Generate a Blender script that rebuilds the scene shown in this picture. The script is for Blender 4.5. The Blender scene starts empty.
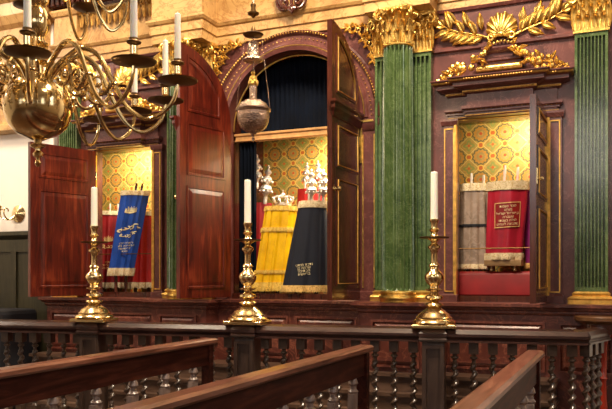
import bpy, bmesh, math, random
from mathutils import Vector, Matrix
random.seed(7)
PI = math.pi
SC = bpy.context.scene
COL = SC.collection

# ------------------------------------------------------------------ camera
F_PX = 735.0
CAM = Vector((2.97, -6.5, 1.45))
YAW = math.radians(23.5)
cd = bpy.data.cameras.new('camera')
cam = bpy.data.objects.new('camera', cd)
COL.objects.link(cam)
cam.location = CAM
cam.rotation_euler = (PI / 2, 0, YAW)
cd.sensor_width = 36.0
cd.lens = 36.0 * F_PX / 612.0
cd.shift_y = (277 - 204.5) / 612.0
SC.camera = cam


def at(px, py, y):
    """world point on the plane Y = y seen at a pixel of the photograph (measuring aid)"""
    u = (px - 306) / F_PX
    dx = -math.sin(YAW) + math.cos(YAW) * u
    dy = math.cos(YAW) + math.sin(YAW) * u
    t = (y - CAM.y) / dy
    return Vector((CAM.x + t * dx, y, CAM.z + (277 - py) / F_PX * t))


def atz(px, py, z):
    u = (px - 306) / F_PX
    t = (z - CAM.z) * F_PX / (277 - py)
    return Vector((CAM.x + t * (-math.sin(YAW) + math.cos(YAW) * u),
                   CAM.y + t * (math.cos(YAW) + math.sin(YAW) * u), z))


# ------------------------------------------------------------------ materials
class NT:
    def __init__(s, name):
        s.m = bpy.data.materials.new(name)
        s.m.use_nodes = True
        s.t = s.m.node_tree
        s.b = s.t.nodes['Principled BSDF']

    def n(s, k, **kw):
        nd = s.t.nodes.new(k)
        for a, b in kw.items():
            setattr(nd, a, b)
        return nd

    def link(s, a, b):
        s.t.links.new(a, b)

    def setin(s, sock, v):
        if hasattr(v, 'is_output'):
            s.link(v, sock)
        else:
            sock.default_value = v

    def math(s, op, a, b=0.0, c=0.0):
        nd = s.n('ShaderNodeMath', operation=op)
        s.setin(nd.inputs[0], a)
        s.setin(nd.inputs[1], b)
        s.setin(nd.inputs[2], c)
        return nd.outputs[0]

    def mix(s, f, a, b):
        nd = s.n('ShaderNodeMix', data_type='RGBA')
        s.setin(nd.inputs[0], f)
        s.setin(nd.inputs[6], a)
        s.setin(nd.inputs[7], b)
        return nd.outputs[2]

    def coord(s, scale=(1, 1, 1), out='Object'):
        tc = s.n('ShaderNodeTexCoord')
        mp = s.n('ShaderNodeMapping')
        mp.inputs['Scale'].default_value = scale
        s.link(tc.outputs[out], mp.inputs[0])
        return mp.outputs[0]

    def noise(s, vec, scale, detail=4, rough=.55, dist=0.0):
        nd = s.n('ShaderNodeTexNoise')
        s.link(vec, nd.inputs['Vector'])
        nd.inputs['Scale'].default_value = scale
        nd.inputs['Detail'].default_value = detail
        nd.inputs['Roughness'].default_value = rough
        nd.inputs['Distortion'].default_value = dist
        return nd.outputs['Fac']

    def ramp(s, f, stops):
        nd = s.n('ShaderNodeValToRGB')
        e = nd.color_ramp.elements
        while len(e) < len(stops):
            e.new(0.5)
        for el, (p, c) in zip(e, stops):
            el.position = p
            el.color = c if len(c) == 4 else (*c, 1)
        s.link(f, nd.inputs[0])
        return nd.outputs[0]

    def bump(s, h, strength=.3, dist=.01):
        nd = s.n('ShaderNodeBump')
        nd.inputs['Strength'].default_value = strength
        nd.inputs['Distance'].default_value = dist
        s.link(h, nd.inputs['Height'])
        s.link(nd.outputs[0], s.b.inputs['Normal'])


def RGB(r, g, b):
    return (r, g, b, 1)


def simple(name, col, rough=.5, metal=0.0, spec=.5, vary=.15, scale=8, bump=0.0, sheen=0.0, coat=0.0):
    m = NT(name)
    f = m.noise(m.coord(), scale)
    lo = RGB(*[c * (1 - vary) for c in col])
    hi = RGB(*[min(1, c * (1 + vary)) for c in col])
    m.link(m.ramp(f, [(.3, lo), (.7, hi)]), m.b.inputs['Base Color'])
    m.b.inputs['Roughness'].default_value = rough
    m.b.inputs['Metallic'].default_value = metal
    m.b.inputs['Specular IOR Level'].default_value = spec
    if sheen:
        m.b.inputs['Sheen Weight'].default_value = sheen
    if coat:
        m.b.inputs['Coat Weight'].default_value = coat
        m.b.inputs['Coat Roughness'].default_value = .12
    if bump:
        m.bump(m.noise(m.coord(), scale * 4), bump)
    return m.m


def wood(name, dark, mid, light, axis='z', rough=.28, coat=.35, grain=1.0):
    m = NT(name)
    sc = {'z': (9, 9, .9), 'x': (.9, 9, 9), 'y': (9, .9, 9)}[axis]
    v = m.coord(tuple(c * grain for c in sc))
    f = m.noise(v, 2.2, 6, .6, 1.2)
    f2 = m.noise(m.coord((1.3, 1.3, 1.3)), 1.6, 3)
    g = m.math('ADD', m.math('MULTIPLY', f, .65), m.math('MULTIPLY', f2, .35))
    m.link(m.ramp(g, [(.34, dark), (.5, mid), (.66, light)]), m.b.inputs['Base Color'])
    m.b.inputs['Roughness'].default_value = rough
    m.b.inputs['Coat Weight'].default_value = coat
    m.b.inputs['Coat Roughness'].default_value = .15
    m.bump(f, .08, .004)
    return m.m


def marble(name, a, b, vein, scale=2.5, rough=.25, thresh=.035, coat=.2):
    m = NT(name)
    v = m.coord()
    f = m.noise(v, scale, 8, .6, 1.5)
    base = m.ramp(f, [(.3, a), (.68, b)])
    n2 = m.noise(v, scale * 1.3, 6, .65, 2.2)
    d = m.math('ABSOLUTE', m.math('SUBTRACT', n2, .5))
    k = m.math('LESS_THAN', d, thresh * .35)
    soft = m.ramp(d, [(0, (1, 1, 1)), (thresh, (0, 0, 0))])
    m.link(m.mix(m.math('MULTIPLY', soft, .8), base, RGB(*vein)), m.b.inputs['Base Color'])
    m.b.inputs['Roughness'].default_value = rough
    m.b.inputs['Coat Weight'].default_value = coat
    m.b.inputs['Coat Roughness'].default_value = .12
    return m.m


def emit(name, col, strength):
    m = NT(name)
    m.b.inputs['Base Color'].default_value = RGB(*col)
    m.b.inputs['Emission Color'].default_value = RGB(*col)
    m.b.inputs['Emission Strength'].default_value = strength
    return m.m


def wallpaper():
    m = NT('gilt_wallpaper')
    tc = m.n('ShaderNodeTexCoord')
    sp = m.n('ShaderNodeSeparateXYZ')
    m.link(tc.outputs['Object'], sp.inputs[0])
    P = .222
    x = m.math('DIVIDE', m.math('ADD', sp.outputs[0], sp.outputs[1]), P)
    z = m.math('DIVIDE', sp.outputs[2], P * .97)

    def cell(ox, oz):
        a = m.math('SUBTRACT', m.math('FRACT', m.math('ADD', x, ox)), .5)
        b = m.math('SUBTRACT', m.math('FRACT', m.math('ADD', z, oz)), .5)
        r = m.math('SQRT', m.math('ADD', m.math('MULTIPLY', a, a), m.math('MULTIPLY', b, b)))
        return a, b, r
    nz = m.noise(m.coord(), 30, 3)
    nz2 = m.noise(m.coord(), 9, 2)
    base = m.ramp(nz, [(.3, (.42, .23, .03)), (.7, (.68, .44, .11))])
    base = m.mix(m.math('MULTIPLY', m.ramp(nz2, [(.45, (0, 0, 0)), (.6, (1, 1, 1))]), .45), base, RGB(.30, .30, .06))

    def band(v, lo, hi):
        return m.math('MULTIPLY', m.math('GREATER_THAN', v, lo), m.math('LESS_THAN', v, hi))
    a, b, r = cell(.5, .5)
    ang = m.math('ARCTAN2', b, a)
    pet = m.math('MULTIPLY', m.math('COSINE', m.math('MULTIPLY', ang, 12.0)), .022)
    rp = m.math('ADD', r, pet)
    base = m.mix(band(rp, .30, .36), base, RGB(.16, .13, .05))
    base = m.mix(band(rp, .20, .27), base, RGB(.62, .28, .04))
    base = m.mix(band(rp, .12, .165), base, RGB(.38, .25, .10))
    base = m.mix(m.math('LESS_THAN', r, .065), base, RGB(.60, .10, .02))
    # lattice: green flowers in the gaps, red dots at the mid-edges
    a2, b2, r2 = cell(0, 0)
    ang2 = m.math('ARCTAN2', b2, a2)
    p2 = m.math('ADD', r2, m.math('MULTIPLY', m.math('COSINE', m.math('MULTIPLY', ang2, 4.0)), -.05))
    base = m.mix(band(p2, .10, .20), base, RGB(.30, .32, .07))
    base = m.mix(m.math('LESS_THAN', r2, .06), base, RGB(.62, .14, .02))
    # octagonal strapwork: |x|+|z| lines between the medallions
    dm_ = m.math('ADD', m.math('ABSOLUTE', a), m.math('ABSOLUTE', b))
    base = m.mix(m.math('MULTIPLY', band(dm_, .56, .60), .8), base, RGB(.88, .66, .22))
    base = m.mix(m.math('MULTIPLY', band(dm_, .60, .625), .8), base, RGB(.40, .30, .08))
    for ox, oz in ((0, .5), (.5, 0)):
        _, _, r3 = cell(ox, oz)
        base = m.mix(m.math('LESS_THAN', r3, .085), base, RGB(.60, .14, .02))
        base = m.mix(band(r3, .10, .14), base, RGB(.85, .50, .08))
    m.link(base, m.b.inputs['Base Color'])
    m.b.inputs['Roughness'].default_value = .5
    m.bump(nz, .2, .003)
    return m.m


M = {}
M['ark'] = marble('veined_mahogany', (.060, .015, .013), (.165, .052, .043), (.27, .11, .09), 2.2, .32, .012, .15)
M['ark_dark'] = wood('dark_mahogany', (.018, .006, .005), (.045, .014, .010), (.085, .028, .018), 'x', .3, .4)
M['ark_base'] = marble('red_veined_plinth', (.050, .011, .008), (.15, .038, .024), (.30, .10, .06), 2.0, .42, .022, .05)
M['door'] = wood('red_mahogany', (.022, .002, .001), (.085, .008, .003), (.20, .030, .010), 'z', .36, .08)
M['door_out'] = wood('brown_mahogany', (.024, .005, .003), (.058, .013, .007), (.11, .028, .014), 'z', .24, .4)
M['gold'] = simple('gilding', (.84, .50, .13), .30, .95, vary=.35, scale=22, bump=.3)
M['gold_line'] = simple('gilt_line', (.80, .45, .10), .35, .8, vary=.3, scale=20)
M['brass'] = simple('polished_brass', (.70, .53, .26), .15, 1.0, vary=.12, scale=5)
M['brass_cs'] = simple('candlestick_brass', (.86, .66, .33), .2, 1.0, vary=.12, scale=7)
M['pan'] = simple('dark_brass', (.14, .075, .028), .4, .9, vary=.3, scale=12)  # darker brass for drip pans, rods and chain fittings
M['silver'] = simple('silver', (.90, .82, .74), .36, .75, vary=.12, scale=30, bump=.5)
M['lampsilver'] = simple('chased_silver', (.42, .30, .23), .18, 1.0, vary=.5, scale=18, bump=1.0)
M['ochre'] = marble('ochre_marble', (.36, .19, .055), (.62, .38, .14), (.28, .12, .03), 1.6, .45, .03, .05)
M['cream'] = simple('cream_plaster', (.90, .83, .74), .8, vary=.03, scale=3)
M['wax'] = simple('candle_wax', (.95, .91, .80), .45, vary=.02)
M['wax'].node_tree.nodes['Principled BSDF'].inputs['Subsurface Weight'].default_value = .3
M['wax'].node_tree.nodes['Principled BSDF'].inputs['Subsurface Radius'].default_value = (.02, .012, .006)
M['green'] = marble('green_marble', (.032, .066, .018), (.11, .165, .055), (.18, .24, .11), 4.0, .22, .02, .5)
M['dado'] = wood('olive_panelling', (.018, .015, .005), (.032, .027, .010), (.05, .042, .016), 'z', .5, .0)
M['paper'] = wallpaper()
M['rail'] = wood('rail_oak', (.018, .007, .005), (.040, .016, .012), (.075, .034, .025), 'x', .28, .3)
M['bal'] = simple('turned_oak', (.070, .042, .028), .28, vary=.35, scale=14, coat=.5)
M['post'] = wood('post_oak', (.028, .015, .011), (.055, .032, .023), (.085, .052, .038), 'z', .35, .15)
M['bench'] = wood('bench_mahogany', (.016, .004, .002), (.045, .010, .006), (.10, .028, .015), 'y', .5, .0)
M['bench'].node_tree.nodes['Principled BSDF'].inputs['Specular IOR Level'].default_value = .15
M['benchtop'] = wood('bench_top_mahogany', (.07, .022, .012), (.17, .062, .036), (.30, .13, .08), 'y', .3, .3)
M['benchpost'] = wood('bench_post_oak', (.10, .065, .052), (.20, .14, .115), (.30, .22, .19), 'z', .35, .3)
M['floor'] = wood('floor_boards', (.04, .02, .012), (.09, .045, .025), (.15, .08, .045), 'y', .4, .1)
M['curtain'] = simple('navy_velvet', (.001, .003, .009), .9, vary=.4, scale=5, spec=.15)
M['black'] = simple('black_cloth', (.008, .008, .012), .7, vary=.2)
M['stool'] = wood('stool_oak', (.16, .09, .03), (.28, .16, .06), (.38, .24, .10), 'x', .5, .05)


def velvet(name, col, rough=.75, sheen=.5, brocade=None, bs=22):
    m = NT(name)
    f = m.noise(m.coord(), 6, 3)
    c = m.ramp(f, [(.3, tuple(x * .75 for x in col)), (.7, tuple(min(1, x * 1.2) for x in col))])
    if brocade:
        v = m.noise(m.coord(), bs, 3, .5, 1.5)
        c = m.mix(m.ramp(v, [(.52, (0, 0, 0)), (.56, (1, 1, 1))]), c, RGB(*brocade))
    m.link(c, m.b.inputs['Base Color'])
    m.b.inputs['Roughness'].default_value = rough
    m.b.inputs['Sheen Weight'].default_value = sheen
    m.b.inputs['Sheen Tint'].default_value = RGB(*[min(1, x * 2 + .1) for x in col])
    return m.m


M['v_crimson'] = velvet('crimson_velvet', (.24, .004, .006), .5, .08)
M['v_red'] = velvet('scarlet_velvet', (.42, .008, .006), .5, .08)
M['v_blue'] = velvet('royal_blue_velvet', (.008, .055, .32), .42, .08)
M['v_yellow'] = velvet('yellow_silk', (.95, .52, .008), .34, .05)
M['v_navy'] = velvet('navy_velvet_mantle', (.0025, .0055, .017), .8, .06)
M['v_grey'] = velvet('silver_grey_brocade', (.30, .22, .165), .32, .2, (.36, .27, .21), 14)
M['v_wine'] = velvet('wine_red_satin', (.36, .010, .030), .36, .3)
M['v_purple'] = velvet('purple_velvet', (.22, .010, .13), .55, .5)
M['fringe_cream'] = velvet('cream_fringe', (.74, .62, .40), .6, .3, (.50, .36, .16), 60)
M['fringe_yellow'] = velvet('yellow_fringe', (.88, .58, .12), .6, .3, (.60, .34, .04), 60)
M['fringe_gold'] = velvet('gold_fringe', (.76, .50, .16), .6, .3, (.45, .26, .06), 60)
M['thread'] = simple('gold_thread', (.80, .55, .22), .45, .4, vary=.3, scale=60)
M['thread_pale'] = simple('pale_gold_thread', (.85, .72, .42), .5, .2, vary=.25, scale=60)
M['ivory'] = simple('ivory_roller', (.88, .82, .70), .5, vary=.05)
M['gold_dull'] = simple('worn_gilding', (.42, .22, .05), .4, .7, vary=.4, scale=30)
M['peach'] = simple('pelmet_gilt_wood', (.62, .34, .13), .45, .2, vary=.25, scale=12)
M['glow'] = emit('lamp_tube_glow', (1, .86, .60), 18)


# ------------------------------------------------------------------ mesh builder
class MB:
    def __init__(s):
        s.bm = bmesh.new()

    def loops(s, rings, close=True, cap0=True, cap1=True):
        vs = [[s.bm.verts.new(p) for p in r] for r in rings]
        n = len(vs[0])
        for a, b in zip(vs[:-1], vs[1:]):
            for i in range(n if close else n - 1):
                j = (i + 1) % n
                try:
                    s.bm.faces.new((a[i], a[j], b[j], b[i]))
                except ValueError:
                    pass
        if cap0 and n > 2:
            s.bm.faces.new(list(reversed(vs[0])))
        if cap1 and n > 2:
            s.bm.faces.new(vs[-1])
        return s

    def box(s, x0, x1, y0, y1, z0, z1, M4=None, taper=None):
        pts = [(x0, y0), (x1, y0), (x1, y1), (x0, y1)]
        r0 = [Vector((x, y, z0)) for x, y in pts]
        r1 = [Vector((x, y, z1)) for x, y in pts]
        if M4 is not None:
            r0 = [M4 @ v for v in r0]
            r1 = [M4 @ v for v in r1]
        return s.loops([r0, r1])

    def lathe(s, prof, c=(0, 0, 0), seg=24, M4=None, squash=1.0):
        """prof = [(r, z)...] bottom to top or top to bottom"""
        rings = []
        for r, z in prof:
            ring = []
            for i in range(seg):
                a = 2 * PI * i / seg
                v = Vector((max(r, .0004) * math.cos(a), max(r, .0004) * math.sin(a) * squash, z))
                if M4 is not None:
                    v = M4 @ v
                ring.append(v + Vector(c))
            rings.append(ring)
        return s.loops(rings)

    def tube(s, path, r, seg=8, closed=False):
        path = [Vector(p) for p in path]
        n = len(path)
        rings = []
        up = None
        for i, p in enumerate(path):
            if closed:
                t = path[(i + 1) % n] - path[i - 1]
            else:
                t = path[min(i + 1, n - 1)] - path[max(i - 1, 0)]
            if t.length < 1e-9:
                t = Vector((0, 0, 1))
            t.normalize()
            if up is None:
                up = t.orthogonal().normalized()
            else:
                up = (up - t * up.dot(t))
                up = up.normalized() if up.length > 1e-6 else t.orthogonal().normalized()
            w = t.cross(up)
            rr = r[i] if isinstance(r, (list, tuple)) else r
            rings.append([p + (up * math.cos(2 * PI * k / seg) + w * math.sin(2 * PI * k / seg)) * rr for k in range(seg)])
        if closed:
            rings.append([v.copy() for v in rings[0]])
            return s.loops(rings, cap0=False, cap1=False)
        return s.loops(rings)

    def ball(s, c, r, seg=10, rings=6, sx=1, sy=1, sz=1):
        prof = [(r * math.sin(PI * k / rings), -r * math.cos(PI * k / rings)) for k in range(rings + 1)]
        rr = []
        for q, z in prof:
            rr.append([Vector((c[0] + max(q, .0002) * math.cos(2 * PI * i / seg) * sx,
                               c[1] + max(q, .0002) * math.sin(2 * PI * i / seg) * sy, c[2] + z * sz)) for i in range(seg)])
        return s.loops(rr)

    def prism(s, poly, y0, y1, M4=None):
        """poly in XZ, extruded along Y"""
        a = [Vector((x, y0, z)) for x, z in poly]
        b = [Vector((x, y1, z)) for x, z in poly]
        if M4 is not None:
            a = [M4 @ v for v in a]
            b = [M4 @ v for v in b]
        return s.loops([a, b])

    def mould(s, x0, x1, y0, yb, prof):
        """moulding with returns; prof = [(projection, z)...]"""
        rings = []
        for d, z in prof:
            rings.append([Vector((x0 - d, yb, z)), Vector((x0 - d, y0 - d, z)), Vector((x1 + d, y0 - d, z)), Vector((x1 + d, yb, z))])
        return s.loops(rings)

    def leaf(s, p, ang, L, W, curl=.3, tip=0.0, y=None):
        """relief leaf in a plane facing -Y, with a midrib ridge"""
        d = Vector((math.cos(ang), 0, math.sin(ang)))
        nrm = Vector((-math.sin(ang), 0, math.cos(ang)))
        st = [0, .12, .3, .5, .7, .88, 1]
        wd = [.05, .55, .95, 1, .78, .42, .03]
        rings = []
        for t, w in zip(st, wd):
            c = Vector(p) + d * (L * t) + Vector((0, -L * curl * math.sin(PI * min(1, t * .9)), 0)) + nrm * (tip * L * t * t)
            hw = W * .5 * w
            rings.append([c - nrm * hw, c - nrm * hw * .5 + Vector((0, -.010, 0)), c + Vector((0, -.004, 0)),
                          c + nrm * hw * .5 + Vector((0, -.010, 0)), c + nrm * hw, c + Vector((0, .004, 0))])
        return s.loops(rings)

    def build(s, name, mat, parent=None, smooth=35, loc=None, rot=None, bevel=0):
        me = bpy.data.meshes.new(name)
        bmesh.ops.recalc_face_normals(s.bm, faces=s.bm.faces)
        s.bm.to_mesh(me)
        s.bm.free()
        o = bpy.data.objects.new(name, me)
        me.materials.append(M[mat] if isinstance(mat, str) else mat)
        if smooth:
            me.shade_smooth()
            me.set_sharp_from_angle(angle=math.radians(smooth))
        COL.objects.link(o)
        if parent is not None:
            o.parent = parent
        if loc is not None:
            o.location = loc
        if rot is not None:
            o.rotation_euler = rot
        if bevel:
            b = o.modifiers.new('bevel', 'BEVEL')
            b.width = bevel
            b.segments = 2
            b.limit_method = 'ANGLE'
        return o


def thing(name, label, cat, loc=(0, 0, 0), rotz=0, group=None):
    o = bpy.data.objects.new(name, None)
    o.empty_display_size = .1
    COL.objects.link(o)
    o.location = loc
    o.rotation_euler = (0, 0, rotz)
    return tag(o, label, cat, group)


def tag(o, label=None, cat=None, group=None, kind=None):
    if label:
        o['label'] = label
    if cat:
        o['category'] = cat
    if group:
        o['group'] = group
    if kind:
        o['kind'] = kind
    return o


def copy_tree(o, parent=None):
    c = o.copy()
    COL.objects.link(c)
    c.parent = parent
    for ch in [x for x in bpy.data.objects if x.parent == o]:
        copy_tree(ch, c)
    return c


def struct(mb, name, mat, **kw):
    return tag(mb.build(name, mat, **kw), kind='structure')


def spiral(c, r0, r1, turns, a0=0.0, n=40, plane='xz', sgn=1):
    out = []
    for i in range(n + 1):
        t = i / n
        r = r0 + (r1 - r0) * t
        a = a0 + sgn * turns * 2 * PI * t
        out.append(Vector((c[0] + r * math.cos(a), c[1], c[2] + r * math.sin(a))))
    return out


M['hall'] = simple('dimmed_hall_plaster', (.42, .34, .26), .9, vary=.05, scale=2)  # cream darkened in colour so the unseen walls and ceiling reflect less light
# ------------------------------------------------------------------ room shell
XL, XR, YF, ZC = -6.5, 6.0, -13.0, 7.0
struct(MB().box(XL, XR, YF, .9, -.1, 0), 'floor', 'floor', smooth=0)
struct(MB().box(XL, -2.98, 0, .12, 0, ZC).box(2.92, XR, 0, .12, 0, ZC).box(-2.98, 2.92, .95, 1.05, 0, ZC)
       .box(-3.05, -2.95, .121, 1.0, 0, ZC).box(2.9, 3.0, .121, 1.0, 0, ZC).box(-2.98, 2.92, 0, .12, 4.75, ZC), 'wall_back', 'cream', smooth=0)
struct(MB().box(XL - .1, XL, YF, .12, 0, ZC), 'wall_left', 'cream', smooth=0)
struct(MB().box(XR, XR + .1, YF, .12, 0, ZC), 'wall_right', 'hall', smooth=0)
struct(MB().box(XL, XR, YF - .1, YF, 0, ZC), 'wall_front', 'hall', smooth=0)
struct(MB().box(XL, XR, YF, .12, ZC, ZC + .1), 'ceiling', 'hall', smooth=0)
# arched daylight windows of the hall, in the side and rear walls
M['daylight'] = emit('daylight_glass', (.80, .88, 1.0), 2.2)
wi = 0
for (x, y, r) in [(XR - .02, -3.5, 0), (XR - .02, -7.0, 0), (XR - .02, -10.5, 0), (-2.5, YF + .02, 1), (1.0, YF + .02, 1), (4.2, YF + .02, 1)]:
    wi += 1
    poly = [(-.6, 2.9), (.6, 2.9)] + [(.6 * math.cos(a), 5.0 + .6 * math.sin(a)) for a in [PI * k / 12 for k in range(13)]]
    mb = MB().prism(poly, -.01, .01)
    w = struct(mb, 'window_%d' % wi, 'daylight', smooth=0, loc=(x, y, 0), rot=(0, 0, PI / 2 if r == 0 else 0))
    fr = MB()
    for k in range(-2, 3):
        fr.box(k * .3 - .015, k * .3 + .015, -.03, .03, 2.9, 5.0 + math.sqrt(max(0, .36 - (k * .3) ** 2)))
    for k in range(6):
        fr.box(-.6, .6, -.03, .03, 2.9 + k * .42 - .015, 2.9 + k * .42 + .015)
    fr.build('window_frame', 'cream', w, smooth=0)
# dark dado on the lower back wall, left of the ark
dm = MB().box(-6.4, -3.02, -.05, .0, 0, 1.90)
dm.mould(-6.4, -3.02, -.05, 0, [(0, 1.88), (.02, 1.90), (.05, 1.93), (.05, 1.97), (0, 1.98)])
for k in range(6):
    x0 = -6.35 + k * .56
    dm.box(x0, x0 + .08, -.07, -.05, .2, 1.74)
dm.box(-6.4, -3.02, -.07, -.05, 1.74, 1.88)
struct(dm, 'trim_1', 'dado', smooth=0)
gm = MB().box(-6.4, -3.02, -.10, 0, 3.16, 5.4)
gm.mould(-6.4, -3.02, -.10, 0, [(0, 4.3), (.05, 4.34), (.10, 4.42), (.12, 4.55), (.2, 4.6), (.2, 4.66), (0, 4.7)])
gm.mould(-6.4, -3.02, -.10, 0, [(0, 3.12), (.03, 3.14), (.03, 3.2), (0, 3.24)])
gm.mould(-6.4, -3.02, -.10, 0, [(0, 3.8), (.05, 3.84), (.08, 3.9), (.08, 3.95), (0, 3.96)])
struct(gm, 'trim_2', 'ochre', smooth=0)

# ------------------------------------------------------------------ the ark
ark = thing('torah_ark', 'carved mahogany ark wall with green fluted columns, gilded ornament and open doors', 'ark', (0, 0, 0))
LEDGE = 1.23
INF = 1.285
R, ZS = .71, 2.93           # arch radius and springing height
NX0, NX1, NTOP = 1.60, 2.37, 2.83

# front wall panels
w = MB()
T = .10
for s in (-1, 1):
    def bx(a, b, z0, z1, y0=0, y1=T):
        w.box(min(s * a, s * b), max(s * a, s * b), y0, y1, z0, z1)
    bx(R, NX0, LEDGE, ZS)
    bx(NX1, 2.92, LEDGE, 3.82)
    bx(NX0, NX1, NTOP, 3.82)
    bx(.90, NX0, ZS, 3.82)
# spandrel above the arch
N = 28
top = 3.82
arc = [(R * math.cos(PI * k / N), ZS + R * math.sin(PI * k / N)) for k in range(N + 1)]
outer = [(.9 * (1 if k < N / 2 else -1) if abs(math.cos(PI * k / N)) > .0 and (abs(.9 * math.tan(PI * k / N)) < (top - ZS) if k not in (N // 2,) else False) else None) for k in range(N + 1)]
pts = []
for k in range(N + 1):
    a = PI * k / N
    c, sn = math.cos(a), math.sin(a)
    t1 = .9 / abs(c) if abs(c) > 1e-6 else 1e9
    t2 = (top - ZS) / sn if sn > 1e-6 else 1e9
    t = min(t1, t2)
    pts.append((c * t, ZS + sn * t))
rings = [[Vector((arc[k][0], 0, arc[k][1])), Vector((pts[k][0], 0, pts[k][1])), Vector((pts[k][0], T, pts[k][1])), Vector((arc[k][0], T, arc[k][1]))] for k in range(N + 1)]
w.loops(rings)
w.build('front_wall', 'ark', ark, smooth=0)

# interiors
i1 = MB()
for s in (-1, 1):
    xa, xb = (NX0 - .45, NX1 + .12)
    if s < 0:
        xa, xb = -(NX1 + .42), -(NX0 - .12)
    i1.box(xa, xb, .50, .53, LEDGE - .02, NTOP + .08)
    i1.box(xa - .02, xa, T, .53, LEDGE - .02, NTOP + .08)
    i1.box(xb, xb + .02, T, .53, LEDGE - .02, NTOP + .08)
i1.box(-.72, .75, .80, .83, LEDGE, 3.0)
i1.build('wallpaper_lining', 'paper', ark, smooth=0)
i2 = MB()
for s in (-1, 1):
    xa, xb = (NX0 - .45, NX1 + .12)
    if s < 0:
        xa, xb = -(NX1 + .42), -(NX0 - .12)
    i2.box(xa, xb, T - .04, .53, LEDGE - .06, INF)
    i2.box(xa, xb, T, .53, NTOP + .06, NTOP + .10)
i2.box(-.70, .70, T - .04, .83, LEDGE - .06, INF)
i2.box(-.76, .78, T, .83, 3.68, 3.72)
i2.box(-.76, -.72, T, .83, LEDGE, 3.7)
i2.box(.74, .78, T, .83, LEDGE, 3.7)
i2.box(-.72, .74, .80, .84, 3.0, 3.7)
i2.build('inner_carcass', 'door_out', ark, smooth=0)

# gilt pelmet board across the centre at the springing line
MB().mould(-.70, .70, .13, .19, [(0, 2.83), (.008, 2.835), (.008, 2.845), (0, 2.85), (0, 2.885), (.012, 2.892), (.012, 2.91), (0, 2.915)]).build('pelmet', 'peach', ark, smooth=0)

# frames around the side niches: gilt-edged pilasters
for s in (-1, 1):
    fr, gl = MB(), MB()
    for xa, xb in ((NX0 - .115, NX0), (NX1, NX1 + .115)):
        x0, x1 = sorted((s * xa, s * xb))
        fr.box(x0, x1, -.045, 0, LEDGE + .01, NTOP - .02)
        fr.mould(x0, x1, -.045, 0, [(0, LEDGE), (.015, LEDGE), (.015, LEDGE + .06), (0, LEDGE + .075)])
        fr.mould(x0, x1, -.045, 0, [(0, NTOP - .05), (.01, NTOP - .045), (.02, NTOP - .01), (.02, NTOP + .01), (0, NTOP + .01)])
        for xx in (x0 + .018, x1 - .018):
            gl.box(xx - .005, xx + .005, -.054, -.045, LEDGE + .1, NTOP - .07)
        gl.box(x0 + .018, x1 - .018, -.054, -.045, NTOP - .08, NTOP - .07)
        gl.box(x0 + .018, x1 - .018, -.054, -.045, LEDGE + .09, LEDGE + .10)
    x0, x1 = sorted((s * NX0, s * NX1))
    gl.box(x0, x1, -.01, 0, NTOP, NTOP + .012)
    gl.box(x0 - .016, x0 + .006, -.055, 0, LEDGE + .02, NTOP)
    gl.box(x1 - .006, x1 + .016, -.055, 0, LEDGE + .02, NTOP)
    fr.build('niche_frame', 'ark', ark, smooth=0)
    gl.build('gilt_fillet', 'gold_line', ark, smooth=0)

# niche entablatures with centre break
for s in (-1, 1):
    en, eg, ed = MB(), MB(), MB()
    x0, x1 = sorted((s * 1.545, s * 2.445))
    c0, c1 = sorted((s * 1.71, s * 2.26))
    for a, b, y in ((x0, x1, -.03), (c0, c1, -.11)):
        en.mould(a, b, y, 0, [(0, 2.835), (.01, 2.84), (.01, 2.865), (.025, 2.87), (.025, 2.885), (.045, 2.90), (.045, 2.925), (0, 2.93), (0, 3.03), (.02, 3.035), (.03, 3.05),
                              (.03, 3.062), (.10, 3.085), (.10, 3.112), (.12, 3.125), (.145, 3.15), (.145, 3.158), (0, 3.168)])
        n = int((b - a) / .022)
        for k in range(n + 1):   # gilt egg-and-dart beads
            x = a + (b - a) * k / n
            ed.ball((x, y - .032, 3.049), .008, 6, 4)
            ed.ball((x, y - .13, 3.134), .009, 6, 4)
        n = int((b - a) / .04)
        for k in range(n + 1):
            x = a + (b - a) * k / n
            ed.ball((x, y - .03, 2.892), .007, 6, 4)
    for a, b, y in ((x0, x1, -.03), (c0, c1, -.11)):
        ed.mould(a, b, y, y + .02, [(.030, 3.040), (.034, 3.044), (.034, 3.056), (.03, 3.06)])
        ed.mould(a, b, y, y + .02, [(.12, 3.122), (.130, 3.128), (.137, 3.145), (.13, 3.149)])
        ed.mould(a, b, y, y + .02, [(.024, 2.886), (.032, 2.89), (.036, 2.897), (.03, 2.898)])
        ed.mould(a, b, y, y + .02, [(.010, 2.842), (.014, 2.845), (.014, 2.85), (.010, 2.852)])
    # pedestal block above
    p0, p1 = sorted((s * 1.80, s * 2.16))
    en.mould(p0, p1, -.05, 0, [(.03, 3.165), (.03, 3.19), (0, 3.2), (0, 3.30), (.02, 3.31), (.02, 3.33), (-.06, 3.345), (-.06, 3.37)])
    q0, q1 = sorted((s * 1.87, s * 2.09))
    en.mould(q0, q1, -.05, 0, [(0, 3.34), (0, 3.37), (.03, 3.39), (.04, 3.41), (.04, 3.425), (0, 3.43)])
    eg.tube([(p0 - .01, -.075, 3.245), (p1 + .01, -.075, 3.245)], .028, 12)
    # frieze ground mouldings
    f0, f1 = sorted((s * 1.40, s * 2.58))
    en.mould(f0, f1, 0, 0.01, [(0, 3.44), (.03, 3.45), (.03, 3.475), (.012, 3.49), (0, 3.49)])
    en.mould(f0, f1, 0, 0.01, [(0, 3.79), (.02, 3.795), (.03, 3.82), (0, 3.82)])
    en.build('niche_cornice', 'ark', ark, smooth=0)
    eg.build('gilt_roll', 'gold', ark)
    ed.build('gilt_beading', 'gold_dull', ark)

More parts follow.
